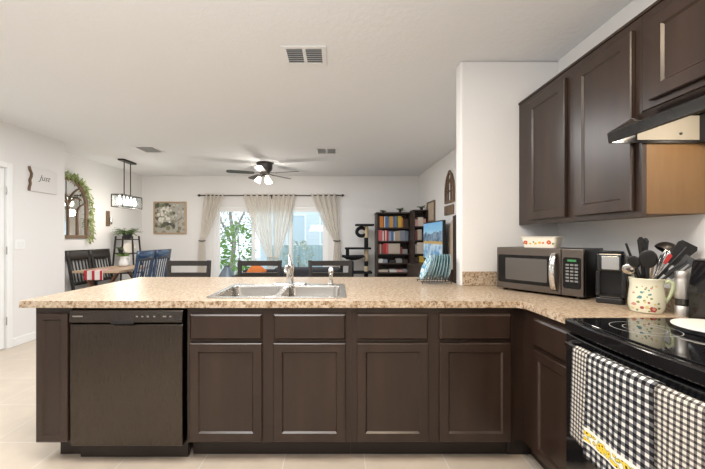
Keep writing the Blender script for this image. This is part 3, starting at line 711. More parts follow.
def spoon_head(r, el, material, deep=0.25):
    def f(t, L):
        m = MB(); rings = []; n = 20
        for q in range(7):
            a = pi / 2 * q / 6
            rings.append([(r * sin(a) * cos(2 * pi * k / n), -r * deep * (1 + cos(a)) + r * deep, L - r * el + r * el * sin(a) * sin(2 * pi * k / n)) for k in range(n)])
        vs = [[m.bm.verts.new(p) for p in ring] for ring in rings[1:]]
        for a, b in zip(vs, vs[1:]):
            for k in range(n): m.bm.faces.new((a[k], a[(k + 1) % n], b[(k + 1) % n], b[k]))
        m.bm.faces.new(vs[0]); m.build('bowl', material, t, smooth=True, solid=0.004)
    return f
def blade_head(w0, w1, ln, material, th=0.004, rot=0.0, slots=0):
    def f(t, L):
        holes = []
        if slots:
            for k in range(slots):
                c = (-0.5 + (k + 0.5) / slots) * w1 * 0.8; holes.append([(c - 0.004, L - ln * 0.75), (c + 0.004, L - ln * 0.75), (c + 0.004, L - ln * 0.25), (c - 0.004, L - ln * 0.25)])
        m = MB(); m.prism([(-w0 / 2, L - ln), (w0 / 2, L - ln), (w1 / 2, L - ln * 0.12), (w1 / 2 - 0.008, L), (-w1 / 2 + 0.008, L), (-w1 / 2, L - ln * 0.12)], -th / 2, th / 2, axis=1, holes=holes)
        o = m.build('blade', material, t, bevel=0.001); o.rotation_euler = (0, 0, rot)
    return f
def ladle_head(r, material):
    def f(t, L):
        m = MB(); m.lathe([(r * sin(a), -r * cos(a)) for a in [pi / 2 * k / 8 for k in range(9)]] + [(r * 0.93 * sin(a), -r * 0.93 * cos(a)) for a in [pi / 2 * k / 8 for k in range(8, -1, -1)]], (0, 0, 0), 24)
        o = m.build('bowl', material, t, smooth=True); o.location = (0, 0, L - 0.03); o.rotation_euler = (pi, R(20), 0)
    return f
def whisk_head(r, ln, material):
    def f(t, L):
        for k in range(5):
            a = pi * k / 5; pts = []
            for q in range(17):
                s = pi * q / 16; rr = r * cos(s) if False else r * sin(s * 1.0) * (1 if q <= 8 else 1)
                x = r * -cos(s) * (0.35 + 0.65 * sin(s)); z = L - ln + ln * sin(s)
                pts.append((x * cos(a), x * sin(a), z))
            MB().tube(pts, 0.0015, 6).build('wire', material, t, smooth=True)
    return f
tool('slim_spatula', 'thin black tool leaning far out of the left of the flowered pitcher', 624.5, 239.5, 1.56, (0.02, 0.0), None, 0.006, 'black', hl=0.0)
tool('serving_spoon', 'small black spoon head low at the left of the flowered pitcher', 632, 256, 1.53, (0.03, -0.01), spoon_head(0.02, 1.5, 'black'), 0.005)
tool('metal_scoop', 'silver grey round scoop hanging out left over the pitcher rim', 626, 264, 1.56, (0.06, 0.0), spoon_head(0.027, 1.0, 'steel', 0.5), 0.005, 'steel')
tool('kitchen_tongs', 'tall upright black tongs with rounded tips in the pitcher', 640.5, 237.0, 1.52, (0.0, 0.0), blade_head(0.016, 0.026, 0.12, 'black', 0.010), 0.008)
tool('kitchen_tongs', 'second upright black tool close behind the tall black tongs', 645.5, 238.0, 1.575, (0.0, 0.03), blade_head(0.016, 0.026, 0.12, 'black', 0.010), 0.008)
tool('cooking_spoon', 'large black cooking spoon with oval bowl in front of the pitcher bunch', 648.5, 250.0, 1.49, (0.0, 0.0), spoon_head(0.031, 1.4, 'black'), 0.007)
tool('soup_ladle', 'black soup ladle with dome turned up at the top of the bunch', 667.5, 245.5, 1.55, (-0.02, 0.0), ladle_head(0.046, 'dark_metal'), 0.006)
tool('wire_whisk', 'steel wire whisk with open loops in the middle of the pitcher bunch', 668, 250.0, 1.50, (-0.03, 0.0), whisk_head(0.026, 0.10, 'chrome'), 0.005, 'steel', hl=0.10)
redp = flat('red_silicone', (0.48, 0.03, 0.03), 0.4)
tool('red_spatula', 'slim tool with a bright red handle among the dark utensils', 671.0, 254.0, 1.475, (-0.035, 0.035), blade_head(0.012, 0.016, 0.05, redp, 0.008), 0.004, 'steel', hl=0.05)
tool('turner', 'wide black turner leaning out right above the pitcher handle', 690, 243.5, 1.48, (-0.058, 0.035), blade_head(0.045, 0.075, 0.115, 'black', 0.004, R(15)), 0.006)
tool('slotted_turner', 'black slotted turner leaning furthest right over the pepper mill', 691, 257, 1.475, (-0.060, 0.040), blade_head(0.04, 0.062, 0.12, 'black', 0.004, R(-12), slots=3), 0.006)
tool('wooden_spoon', 'pale wooden handle standing between the dark spoon and the whisk', 656, 254, 1.53, (-0.005, 0.01), None, 0.005, 'tan_wood', hl=0.0)

# pepper mill
t = thing('pepper_mill', 'slim stainless pepper mill between the pitcher and the range', 'pepper mill', (1.543, 1.476, 0.914))
MB().lathe([(0.0242, 0.0003), (0.0250, 0.004), (0.0250, 0.042), (0.0226, 0.046)], seg=28).build('foot', 'satin_steel', t, smooth=True)
MB().lathe([(0.0222, 0.0465), (0.0222, 0.078)], seg=28).build('glass_chamber', 'dark_glass', t, smooth=True)
MB().lathe([(0.0226, 0.0785), (0.0242, 0.083), (0.0242, 0.165), (0.0226, 0.17), (0.0242, 0.174), (0.0242, 0.196), (0.0211, 0.201), (0.0, 0.202)], seg=28).build('barrel', 'satin_steel', t, smooth=True)

# ------------------------------------------------------------------ plates standing in a wire rack at the column's edge
RKX, RKY = 0.765, 2.56
t = thing('plate_rack', 'dark wire plate rack on the counter left of the column', 'rack', (RKX, RKY, 0.914))
def wire(parent, name, pts, r=0.0028): return MB().tube(pts, r, 6).build(name, 'dark_metal', parent, smooth=True)
for y in (-0.07, 0.07):
    wire(t, 'rail', [(-0.13, y, 0.018), (0.105, y, 0.018)])
    for x in (-0.12, 0.095): wire(t, 'leg', [(x, y, 0.018), (x - 0.004 if x < 0 else x + 0.004, y * 1.15, 0.0032)])
for k in range(10):
    x = -0.112 + 0.0205 * k
    wire(t, 'divider', [(x, -0.07, 0.018), (x + 0.012, -0.073, 0.07)], 0.002); wire(t, 'divider', [(x, 0.07, 0.018), (x + 0.012, 0.073, 0.07)], 0.002)
pat = mat('blue_flowered_glaze', (0.3, 0.5, 0.6), 0.18, coat=0.4)
v_ = nd(pat, 'ShaderNodeTexCoord'); lk(pat, ramp(pat, noise(pat, v_.outputs['Object'], 34, 3), [(0.40, (0.06, 0.22, 0.42)), (0.5, (0.30, 0.50, 0.58)), (0.60, (0.62, 0.72, 0.72))]), bsdf(pat).inputs['Base Color'])
def plate(label, x, r, matl, lean, yaw):
    # the plate's face normal lies mainly along x
    o = MB().lathe([(0.0, 0.0), (r * 0.55, 0.0), (r * 0.66, 0.004), (r * 0.97, 0.015), (r, 0.017), (r * 0.99, 0.0195), (r * 0.64, 0.008), (r * 0.55, 0.004), (0.0, 0.004)], seg=40).build('dinner_plate', matl, smooth=True)
    o.rotation_euler = (Matrix.Rotation(R(yaw), 3, 'Z') @ Matrix.Rotation(R(-90 + lean), 3, 'Y')).to_euler()
    o.location = (RKX + x + r * sin(R(lean)) * 1.0, RKY, 0.914 + 0.0255 + r * cos(R(lean)) - 0.004)
    rm = MB().tube([(r * 0.995 * cos(2 * pi * k / 40), r * 0.995 * sin(2 * pi * k / 40), 0.0185) for k in range(40)], 0.0026, 6, closed=True).build('rim', 'teal_rim', o, smooth=True)
    return tag(o, label, 'plate', 'plates in the wire rack')
ords = ['third', 'fourth', 'fifth', 'sixth', 'seventh', 'eighth']
plate('pale blue patterned plate at the free left end of the wire rack', -0.100, 0.102, pat, 22, -2)
plate('pale blue patterned plate standing second from the rack\'s left end', -0.062, 0.102, pat, 19, -5)
for k in range(6):
    plate('plain teal plate, %s from the left end of the wire rack' % ords[k], -0.028 + 0.0255 * k, 0.100, 'teal_plate', 15 - 1.6 * k, -9)

# ------------------------------------------------------------------ ceiling: vents, fan
def vent(label, x0, x1, y0, y1, nslat, split):
    t = thing('ceiling_vent', label, 'vent', ((x0 + x1) / 2, (y0 + y1) / 2, CH)); hw, hd = (x1 - x0) / 2, (y1 - y0) / 2
    b = 0.032
    holes = [[(-hw + b, -hd + b), (-0.012 if split else hw - b, -hd + b), (-0.012 if split else hw - b, hd - b), (-hw + b, hd - b)]]
    if split: holes.append([(0.012, -hd + b), (hw - b, -hd + b), (hw - b, hd - b), (0.012, hd - b)])
    MB().prism([(-hw, -hd), (hw, -hd), (hw, hd), (-hw, hd)], -0.009, -0.0005, axis=2, holes=holes).build('frame', 'white_metal', t, bevel=0.002)
    MB().box(-hw + b, hw - b, -hd + b, hd - b, -0.002, -0.0008).build('duct_opening', 'vent_dark', t)
    m = MB(); L = 2 * (hd - b)
    for k in range(nslat):
        y = -hd + b + L * (k + 0.5) / nslat
        m.bar((-hw + b, y, -0.007), (hw - b, y, -0.007), L / nslat * 0.55, 0.0012, up=(0, -0.7, 0.7))
    m.build('louvre', 'white_metal', t)
vent('large white ceiling vent with two louvred halves nearest the kitchen', -0.385, -0.075, 2.245, 2.495, 7, True)
vent('small white ceiling vent right of the ceiling fan', -0.32, 0.01, 4.80, 5.13, 7, True)
vent('grey louvred ceiling vent on the dining side, near the pendant', -2.93, -2.62, 4.70, 5.06, 12, False)

t = thing('ceiling_fan', 'dark flush-mount ceiling fan with five blades and lit glass shades', 'ceiling fan', (-1.262, 5.77, CH))
MB().lathe([(0.145, -0.0006), (0.145, -0.02), (0.135, -0.03), (0.13, -0.10), (0.115, -0.135), (0.085, -0.16), (0.085, -0.20), (0.0, -0.205)], seg=32).build('motor_housing', 'dark_metal', t, smooth=True)
for k in range(5):
    a = R(55 + 72 * k); T = Matrix.Rotation(a, 4, 'Z')
    m = MB(); m.prism([(0.18, -0.05), (0.30, -0.062), (0.58, -0.068), (0.63, -0.05), (0.645, 0.0), (0.63, 0.05), (0.58, 0.068), (0.30, 0.062), (0.18, 0.05)], -0.003, 0.003, axis=2)
    for v in m.bm.verts: v.co = T @ (Matrix.Translation((0, 0, -0.185)) @ Matrix.Rotation(R(10), 4, 'X') @ v.co)
    bl = m.build('blade', 'dark_wood', t)
    m = MB(); m.bar(T @ Vector((0.07, 0, -0.175)), T @ Vector((0.235, 0, -0.190)), 0.035, 0.006); m.build('blade_iron', 'dark_metal', bl)
MB().lathe([(0.05, -0.2055), (0.055, -0.215), (0.05, -0.24), (0.0, -0.245)], seg=24).build('light_fitter', 'dark_metal', t, smooth=True)
for k in range(3):
    a = R(-55 + 120 * k); c = Vector((0.085 * cos(a), 0.085 * sin(a), 0))
    mt = Matrix.Translation(c + Vector((0, 0, -0.245))) @ Matrix.Rotation(a, 4, 'Z') @ Matrix.Rotation(R(-28), 4, 'Y')
    MB().lathe([(0.022, 0.0), (0.034, -0.03), (0.048, -0.075), (0.054, -0.105), (0.0, -0.104)], seg=20, mtx=mt).build('glass_shade', 'bulb', t, smooth=True)
l = point('fan_lamp', (-1.262, 5.77, CH - 0.43), 12, (1.0, 0.93, 0.84), 0.08)

# ------------------------------------------------------------------ hall wall: sign, switch
t = thing('wall_sign', 'white wooden sign with lettering and a ragged dark left edge', 'sign', (XL + 0.002, 4.215, 1.995), R(90))
# local x runs away from the camera along the wall, local -y into the room
rag = [(-0.19, -0.155), (0.195, -0.155), (0.195, 0.125), (-0.19, 0.145), (-0.175, 0.10), (-0.155, 0.06), (-0.16, 0.02), (-0.178, -0.02), (-0.172, -0.07), (-0.185, -0.11)]
MB().prism(rag, -0.022, 0.0, axis=1).build('board', flat('whitewashed_wood', (0.74, 0.72, 0.70), 0.7), t, bevel=0.003)
edge = [(-0.19, -0.155), (-0.185, -0.11), (-0.172, -0.07), (-0.178, -0.02), (-0.16, 0.02), (-0.155, 0.06), (-0.175, 0.10), (-0.19, 0.145), (-0.203, 0.14), (-0.196, 0.10), (-0.172, 0.06), (-0.178, 0.02), (-0.196, -0.02), (-0.190, -0.07), (-0.202, -0.11), (-0.206, -0.15)]
MB().prism(edge, -0.023, 0.0, axis=1).build('bark_edge', 'frame_wood', t)
text('lettering', 'Just', 0.10, 'vent_dark', t, (-0.07, -0.0225, -0.005), (pi / 2, 0, 0), 0.0008, 0.35)
t = thing('light_switch', 'white double light switch on the hall wall beside the door', 'light switch', (XL + 0.0008, 3.912, 1.186), R(90))
MB().prism(rrect(-0.06, 0.06, -0.058, 0.058, 0.008), -0.006, 0.0, axis=1).build('plate', 'trim', t, bevel=0.002)
for x in (-0.024, 0.024): MB().box(x - 0.016, x + 0.016, -0.010, -0.0055, -0.032, 0.032).build('rocker', 'white', t, bevel=0.002)

# ------------------------------------------------------------------ dining corner
t = thing('dining_table', 'light-topped trestle dining table between the two rows of dining chairs', 'table', (-3.53, 5.42, 0))
MB().box(-0.40, 0.29, -0.53, 0.53, 0.740, 0.775).build('tabletop', 'table_wood', t, bevel=0.006)
for y in (-0.50, 0.48):
    m = MB()
    m.bar((-0.24, y, 0.737), (0.20, y, 0.06), 0.07, 0.026); m.bar((0.24, y + 0.027, 0.737), (-0.20, y + 0.027, 0.06), 0.07, 0.026)
    m.bar((-0.26, y + 0.014, 0.03), (0.26, y + 0.014, 0.03), 0.052, 0.058)
    m.build('trestle', 'trestle', t, bevel=0.004)
MB().bar((0, -0.47, 0.36), (0, 0.48, 0.36), 0.05, 0.09).build('stretcher', 'trestle', t, bevel=0.004)
stripe = mat('red_striped_cotton', (0.75, 0.72, 0.68), 0.9)
tt = nd(stripe, 'ShaderNodeUVMap'); ss = nd(stripe, 'ShaderNodeSeparateXYZ'); lk(stripe, tt.outputs[0], ss.inputs[0])
ff = mth(stripe, 'LESS_THAN', mth(stripe, 'FRACT', mth(stripe, 'DIVIDE', ss.outputs[0], 0.115)), 0.42)
lk(stripe, mixc(stripe, ff, (0.76, 0.72, 0.68), (0.52, 0.03, 0.05)), bsdf(stripe).inputs['Base Color'])
def runner(u, v):
    x = -0.145 + 0.29 * u; s = v * 1.24
    if s < 0.14: return (x + 0.004 * sin(u * 17), -0.5335 - 0.004 - 0.004 * sin(u * 14), 0.7785 - (0.14 - s))
    return (x, -0.5335 + (s - 0.14), 0.7785)
mb = MB(); mb.grid(lambda u, v: runner(u, v * 0.42 / 1.24), 24, 30, uv=lambda u, v: (u * 0.29, v))
o = mb.build('table_runner', stripe, smooth=True, solid=0.003); o.location = (-3.60, 5.42, 0.0); tag(o, 'red and white striped cloth hanging over the end of the dining table', 'table runner')
def dining_chair(wood, label, group, loc, rz):
    """faces local +y; the back stands at local -y"""
    t = thing('dining_chair', label, 'chair', loc, rz, group)
    hw = 0.225
    MB().box(-hw, hw, -0.20, 0.22, 0.435, 0.465).build('seat', wood, t, bevel=0.006)
    for sx in (-1, 1):
        m = MB(); x = sx * (hw - 0.022); m.bar((x, -0.205, 0.44), (x, -0.29, 0.955), 0.04, 0.032, up=(0, 1, 0)); m.build('back_post', wood, t, bevel=0.004)
        m = MB(); m.bar((x, -0.235, 0.001), (x, -0.20, 0.434), 0.04, 0.036, up=(0, 1, 0)); m.build('leg', wood, t, bevel=0.004)
        m = MB(); m.bar((x, 0.20, 0.001), (x, 0.195, 0.434), 0.04, 0.04, up=(0, 1, 0)); m.build('leg', wood, t, bevel=0.004)
    MB().grid(lambda u, v: ((u - 0.5) * 2 * (hw + 0.008), -0.283 - 0.022 * v - 0.018 * (1 - (2 * u - 1) ** 2), 0.915 + 0.155 * v), 10, 2).build('top_rail', wood, t, smooth=True, solid=0.024)
    MB().grid(lambda u, v: ((u - 0.5) * 2 * (hw - 0.04), -0.216 - 0.008 * v - 0.010 * (1 - (2 * u - 1) ** 2), 0.53 + 0.05 * v), 8, 1).build('lower_rail', wood, t, smooth=True, solid=0.02)
    for k in range(5):
        x = -0.136 + 0.068 * k; b = 0.012 * (1 - (x / hw) ** 2)
        MB().bar((x, -0.222 - b, 0.575), (x, -0.286 - b, 0.92), 0.023, 0.010, up=(0, 1, 0)).build('slat', wood, t)
    return t
for k, (y, z, what) in enumerate(((5.21, 0, 'dark slatted dining chair at the wall side, nearer the striped cloth'), (5.69, 0, 'dark slatted dining chair at the wall side, nearer the plant stand'))):
    dining_chair('dark_wood', what, 'dark chairs along the dining wall', (-3.79, y, 0), -pi / 2)
for y, what in ((5.09, 'glossy dark slatted dining chair, blue reflection painted in, nearer the kitchen counter'), (5.60, 'glossy dark slatted dining chair, blue reflection painted in, nearer the framed flower picture')):
    dining_chair('sky_tinted_wood', what, 'chairs with painted blue reflection opposite the wall side', (-3.24, y, 0), pi / 2)
# white jug with a sprig
t = thing('table_jug', 'white jug with a green sprig standing on the dining table', 'jug', (-3.66, 5.66, 0.776))
MB().lathe([(0.05, 0.0), (0.075, 0.02), (0.08, 0.07), (0.055, 0.12), (0.05, 0.15), (0.06, 0.175), (0.052, 0.17), (0.0, 0.12)], seg=24).build('body', 'white', t, smooth=True)
MB().tube([(0.05, 0, 0.155), (0.10, 0, 0.15), (0.105, 0, 0.09), (0.074, 0, 0.05)], 0.008, 8).build('handle', 'white', t, smooth=True)
m = MB()
for k in range(26):
    a = random.uniform(0, 2 * pi); m.leaf((0.02 * cos(a), 0.02 * sin(a), 0.165), (cos(a), sin(a), random.uniform(0.3, 1.4)), random.uniform(0.06, 0.13), 0.03)
m.build('sprig', 'leaf', t, normals=False)
# pendant over the table
t = thing('pendant_light', 'linear pendant lamp with glass panels hanging over the dining table', 'pendant light', (-3.57, 5.62, CH))
MB().prism(rrect(-0.055, 0.055, -0.18, 0.18, 0.02), -0.028, -0.0006, axis=2).build('canopy', 'dark_metal', t, bevel=0.004)
for y in (-0.085, 0.085): MB().tube([(0, y, -0.028), (0, y, -0.60)], 0.008, 8).build('rod', 'dark_metal', t, smooth=True)
m = MB(); fz0, fz1, fx, fy = -0.80, -0.60, 0.09, 0.265
for z in (fz0, fz1):
    for s in (-1, 1):
        m.bar((-fx, s * fy, z), (fx, s * fy, z), 0.012, 0.012); m.bar((s * fx, -fy, z), (s * fx, fy, z), 0.012, 0.012)
for sx in (-1, 1):
    for sy in (-1, 1): m.bar((sx * fx, sy * fy, fz0), (sx * fx, sy * fy, fz1), 0.012, 0.012)
m.bar((0, -fy, fz1), (0, fy, fz1), 0.03, 0.012)
m.build('frame', 'dark_metal', t)
pg = flat('seeded_glass', (0.8, 0.8, 0.8))
for sx in (-1, 1):
    for k in range(6): MB().box(sx * fx - 0.002, sx * fx + 0.002, -fy + 0.010 + k * 0.0865, -fy + 0.088 + k * 0.0865, fz0 + 0.01, fz1 - 0.01).build('glass_panel', 'glass', t)
for k in range(5):
    y = -0.20 + 0.10 * k
    MB().lathe([(0.011, fz1 - 0.012), (0.013, fz1 - 0.05), (0.034, fz1 - 0.09), (0.036, fz1 - 0.12), (0.02, fz1 - 0.15), (0.0, fz1 - 0.155)], (0, y, 0), 14).build('bulb', 'bulb', t, smooth=True)
for y in (-0.2, 0.2): l = point('pendant_lamp', (-3.57, 5.62 + y, CH - 0.87), 7, (1.0, 0.92, 0.82), 0.06)

# arched window mirror on the dining wall (local x runs away from the camera)
MYC, MHW, MZ0, MZS, MZT = 5.06, 0.40, 1.258, 1.75, 2.20
t = thing('arched_mirror', 'wooden arched window mirror with tracery on the dining wall', 'mirror', (XD + 0.003, MYC, 0), R(90))
def arch(hw, z0, zs, zt, n=20): return [(-hw, z0), (hw, z0)] + [(hw * cos(pi * k / n), zs + (zt - zs) * sin(pi * k / n)) for k in range(n + 1)]
MB().prism(arch(MHW, MZ0, MZS, MZT), -0.030, 0.0, axis=1, holes=[arch(MHW - 0.05, MZ0 + 0.05, MZS, MZT - 0.05)]).build('frame', 'frame_wood', t, bevel=0.003)
MB().prism(arch(MHW - 0.045, MZ0 + 0.045, MZS, MZT - 0.045), -0.010, -0.002, axis=1).build('glass', 'mirror', t)
y = -0.020
for x in (-0.18, 0.0, 0.18): MB().bar((x, y, MZ0 + 0.04), (x, y, 1.68 if x else 1.78), 0.022, 0.018, up=(0, 1, 0)).build('mullion', 'frame_wood', t)
for s in (-1, 1):
    for (c, r, a0, a1) in ((0.36, 0.36, pi, pi * 0.62), (0.18, 0.18, pi, pi * 0.35)):
        q = []
        for k in range(9):
            a = a0 + (a1 - a0) * k / 8; q.append((s * (c + r * cos(a)), y, 1.70 + r * 1.05 * sin(a)))
        MB().tube(q, 0.010, 6).build('tracery', 'frame_wood', t, smooth=True)
    q = [(s * (0.36 - 0.18 * cos(a) * 0.98), y, 1.66 + 0.15 * sin(a)) for a in [pi / 2 * k / 6 for k in range(7)]]
    MB().tube(q, 0.010, 6).build('tracery', 'frame_wood', t, smooth=True)
o_m = MB(); rnd = random.Random(3)
vine = []
for k in range(60):
    f = k / 59
    if f < 0.45: px, pz = MHW + 0.02, MZ0 - 0.03 + (MZS - MZ0) * f / 0.45
    else: a = pi * 0.62 * (f - 0.45) / 0.55; px, pz = (MHW + 0.02) * cos(a), MZS + (MZT - MZS + 0.02) * sin(a)
    vine.append(Vector((px + rnd.uniform(-0.012, 0.012), -0.03 + rnd.uniform(-0.008, 0.004), pz)))
t = thing('leaf_garland', 'pale green leaf garland climbing the right side of the arched mirror', 'garland', (XD + 0.003, MYC, 0), R(90))
MB().tube(vine, 0.004, 5).build('stem', 'bark', t, smooth=True)
for p in vine:
    for q in range(5):
        a = rnd.uniform(0, 2 * pi); o_m.leaf(p + Vector((rnd.uniform(-0.03, 0.05), rnd.uniform(-0.02, 0.0), rnd.uniform(-0.03, 0.03))), (cos(a) + 0.25, -0.25, sin(a)), rnd.uniform(0.045, 0.085), 0.032, 0.1)
o_m.build('leaves', 'pale_leaf', t, normals=False)
t = thing('wall_vase', 'narrow dark wooden wall vase right of the arched mirror', 'wall vase', (XD + 0.002, 5.945, 1.475), R(90))
MB().box(-0.04, 0.04, -0.022, 0.0, 0.0, 0.275).build('board', 'frame_wood', t, bevel=0.003)
MB().lathe([(0.018, 0.035), (0.024, 0.05), (0.024, 0.12), (0.016, 0.145), (0.018, 0.155)], (0.03, -0.045, 0), 14).build('glass_tube', 'steel', t, smooth=True)
# A-frame plant stand with a fern
t = thing('plant_stand', 'dark metal A-frame plant stand in the dining corner', 'plant stand', (-3.885, 6.12, 0))
hwb, hwt, ht = 0.245, 0.15, 1.30
for sy in (-1, 1):
    for sx in (-1, 1):
        MB().bar((sx * hwb, sy * 0.15, 0.001), (sx * hwt, sy * 0.10, ht), 0.022, 0.022).build('leg', 'dark_metal', t)
for z in (0.25, 0.62, 0.98, 1.235):
    f = z / ht; hw = hwb + (hwt - hwb) * f; hd = 0.15 - 0.05 * f
    m = MB(); m.box(-hw, hw, -hd, hd, z - 0.01, z + 0.008); m.build('shelf', 'shelf_wood', t)
def fern(label, loc, n, ln, pot_r, pot_h):
    t = thing('potted_fern', label, 'potted plant', loc)
    MB().lathe([(pot_r * 0.7, 0.0), (pot_r, pot_h), (pot_r * 1.08, pot_h + 0.005), (pot_r * 1.08, pot_h + 0.02), (pot_r * 0.9, pot_h + 0.02), (0.0, pot_h)], seg=20).build('pot', flat('dark_planter', (0.05, 0.05, 0.05)), t, smooth=True)
    m = MB(); rn = random.Random(n)
    for k in range(n):
        a = rn.uniform(0, 2 * pi); up = rn.uniform(0.3, 1.2); L = ln * rn.uniform(0.6, 1.1)
        p = Vector((0, 0, pot_h + 0.01)); d = Vector((cos(a), sin(a), up)).normalized()
        for q in range(7):
            nx = p + d * L / 7; d = (d + Vector((0, 0, -0.16))).normalized(); s = d.cross(Vector((0, 0, 1))).normalized()
            for sg in (-1, 1): m.leaf(p, (s * sg + d * 0.6), 0.055 * (1.15 - q / 9), 0.022, 0.15)
            p = nx
    m.build('fronds', 'fern', t, normals=False)
fern('bushy grey green fern on the top shelf of the plant stand', (-3.885, 6.12, 1.2437), 74, 0.27, 0.08, 0.08)
t = thing('round_plaque', 'pale round plaque leaning on the plant stand above the table', 'plaque', (-3.80, 6.05, 0.9885), R(14))
MB().lathe([(0.0, 0.0), (0.085, 0.0), (0.10, 0.004), (0.10, 0.014), (0.085, 0.012), (0.0, 0.012)], seg=32, mtx=Matrix.Translation((0, 0, 0.1005)) @ Matrix.Rotation(R(80), 4, 'X')).build('disc', flat('cream_paint', (0.72, 0.68, 0.6)), t, smooth=True)
fern('small trailing plant on the plant stand\'s middle shelf', (-3.97, 6.06, 0.9885), 12, 0.12, 0.045, 0.06)

# framed flower picture on the far wall
fx0, fx1, fz0, fz1 = -3.88, -3.19, 1.345, 2.03
rn = random.Random(11)
dots = []
for k in range(20): dots.append((rn.uniform(-0.32, 0.30), rn.uniform(-0.33, -0.12), rn.uniform(0.02, 0.05), rn.choice([(0.10, 0.10, 0.06), (0.20, 0.19, 0.12), (0.30, 0.25, 0.17)])))
for k in range(40): dots.append((rn.uniform(-0.33, 0.08), rn.uniform(-0.20, 0.30), rn.uniform(0.015, 0.05), rn.choice([(0.10, 0.11, 0.07), (0.20, 0.22, 0.14), (0.07, 0.075, 0.055)])))
for k in range(18): dots.append((rn.uniform(-0.27, 0.02), rn.uniform(-0.10, 0.22), rn.uniform(0.02, 0.042), (0.70, 0.67, 0.60)))
for k in range(12): dots.append((0.05 + 0.2 * k / 11, -0.14 + 0.15 * k / 11, 0.011, (0.16, 0.17, 0.18)))
for k in range(10): a = -0.6 + 2.2 * k / 9; dots.append((0.28 - 0.11 * cos(a), -0.15 + 0.16 * sin(a) * 0.9, 0.010, (0.12, 0.12, 0.12)))
for k in range(26): dots.append((rn.uniform(0.02, 0.32), rn.uniform(-0.30, 0.32), rn.uniform(0.008, 0.022), rn.choice([(0.22, 0.22, 0.18), (0.58, 0.55, 0.48), (0.30, 0.25, 0.18)])))
pic = spots('flower_picture_print', (0.40, 0.38, 0.33), dots, axes=(0, 2), rough=0.5)
t = thing('framed_picture', 'square framed picture of pale flowers on the far dining wall', 'picture', ((fx0 + fx1) / 2, DF - 0.001, (fz0 + fz1) / 2))
hw, hh = (fx1 - fx0) / 2, (fz1 - fz0) / 2
MB().prism([(-hw, -hh), (hw, -hh), (hw, hh), (-hw, hh)], -0.03, 0.0, axis=1, holes=[[(-hw + 0.03, -hh + 0.03), (hw - 0.03, -hh + 0.03), (hw - 0.03, hh - 0.03), (-hw + 0.03, hh - 0.03)]]).build('frame', 'tan_wood', t, bevel=0.003)
MB().box(-hw + 0.029, hw - 0.029, -0.018, -0.002, -hh + 0.029, hh - 0.029).build('print', pic, t)

# ------------------------------------------------------------------ curtains on a dark rod
RZ, RY = 2.155, DF - 0.085
t = thing('curtain_rod', 'long dark curtain rod with finials above the sliding window', 'curtain rod', (0, RY, RZ))
MB().tube([(-2.86, 0, 0), (0.09, 0, 0)], 0.011, 10).build('rod', 'dark_metal', t, smooth=True)
for x, s in ((-2.86, -1), (0.09, 1)): MB().lathe([(0.0, 0.0), (0.02, 0.005), (0.028, 0.03), (0.016, 0.055), (0.0, 0.065)], seg=14, mtx=Matrix.Translation((x, 0, 0)) @ Matrix.Rotation(s * pi / 2, 4, 'Y')).build('finial', 'dark_metal', t, smooth=True)
for x in (-2.74, -1.38, -0.03):
    m = MB(); m.box(x - 0.01, x + 0.01, 0, 0.083, -0.025, -0.012); m.box(x - 0.014, x + 0.014, 0.076, 0.084, -0.06, 0.03); m.build('bracket', 'dark_metal', t)
def curtain(label, a0, a1, tie_x, tie_z, tie_w, base_w, phase, side):
    t = thing('curtain', label, 'curtain', (0, RY, 0), 0, 'linen curtains on the dark rod')
    def fn(u, v):
        z = RZ + 0.035 - v * (RZ + 0.015)
        zt = (z - tie_z) / (RZ - tie_z)
        if zt >= 0: f = max(0.0, min(1.0, zt)) ** 0.8; w0, w1 = tie_x - tie_w / 2 + (a0 - tie_x + tie_w / 2) * f, tie_x + tie_w / 2 + (a1 - tie_x - tie_w / 2) * f
        else:
            f = min(1.0, -zt * 1.2) ** 0.6; w0, w1 = tie_x - tie_w / 2 - (base_w - tie_w) / 2 * f, tie_x + tie_w / 2 + (base_w - tie_w) / 2 * f; f = 0.15 + f * 0.5
        amp = 0.010 + 0.028 * f
        return (w0 + (w1 - w0) * u, amp * sin(u * 2 * pi * 5 + phase), z)
    MB().grid(fn, 112, 40).build('cloth', 'linen', t, smooth=True, normals=True)
    pts = [(tie_x + (tie_w / 2 + 0.012) * cos(2 * pi * k / 16), 0.03 * sin(2 * pi * k / 16), tie_z + 0.006 * sin(2 * pi * k / 16)) for k in range(16)]
    MB().tube(pts, 0.011, 6, closed=True).build('tieback', 'dark_metal' if side else 'linen', t, smooth=True)
curtain('left linen curtain, tied back beside the framed picture', -2.79, -2.37, -2.83, 1.205, 0.11, 0.2, 0.0, True)
curtain('linen curtain left of the middle gather, pulled towards the window centre', -1.99, -1.385, -1.40, 0.86, 0.10, 0.12, 1.0, False)
curtain('linen curtain right of the middle gather, pulled towards the window centre', -1.365, -0.85, -1.27, 0.86, 0.10, 0.12, 2.0, False)
curtain('right linen curtain, tied back on the cat tree side', -0.55, 0.03, 0.0, 1.205, 0.11, 0.2, 3.0, True)

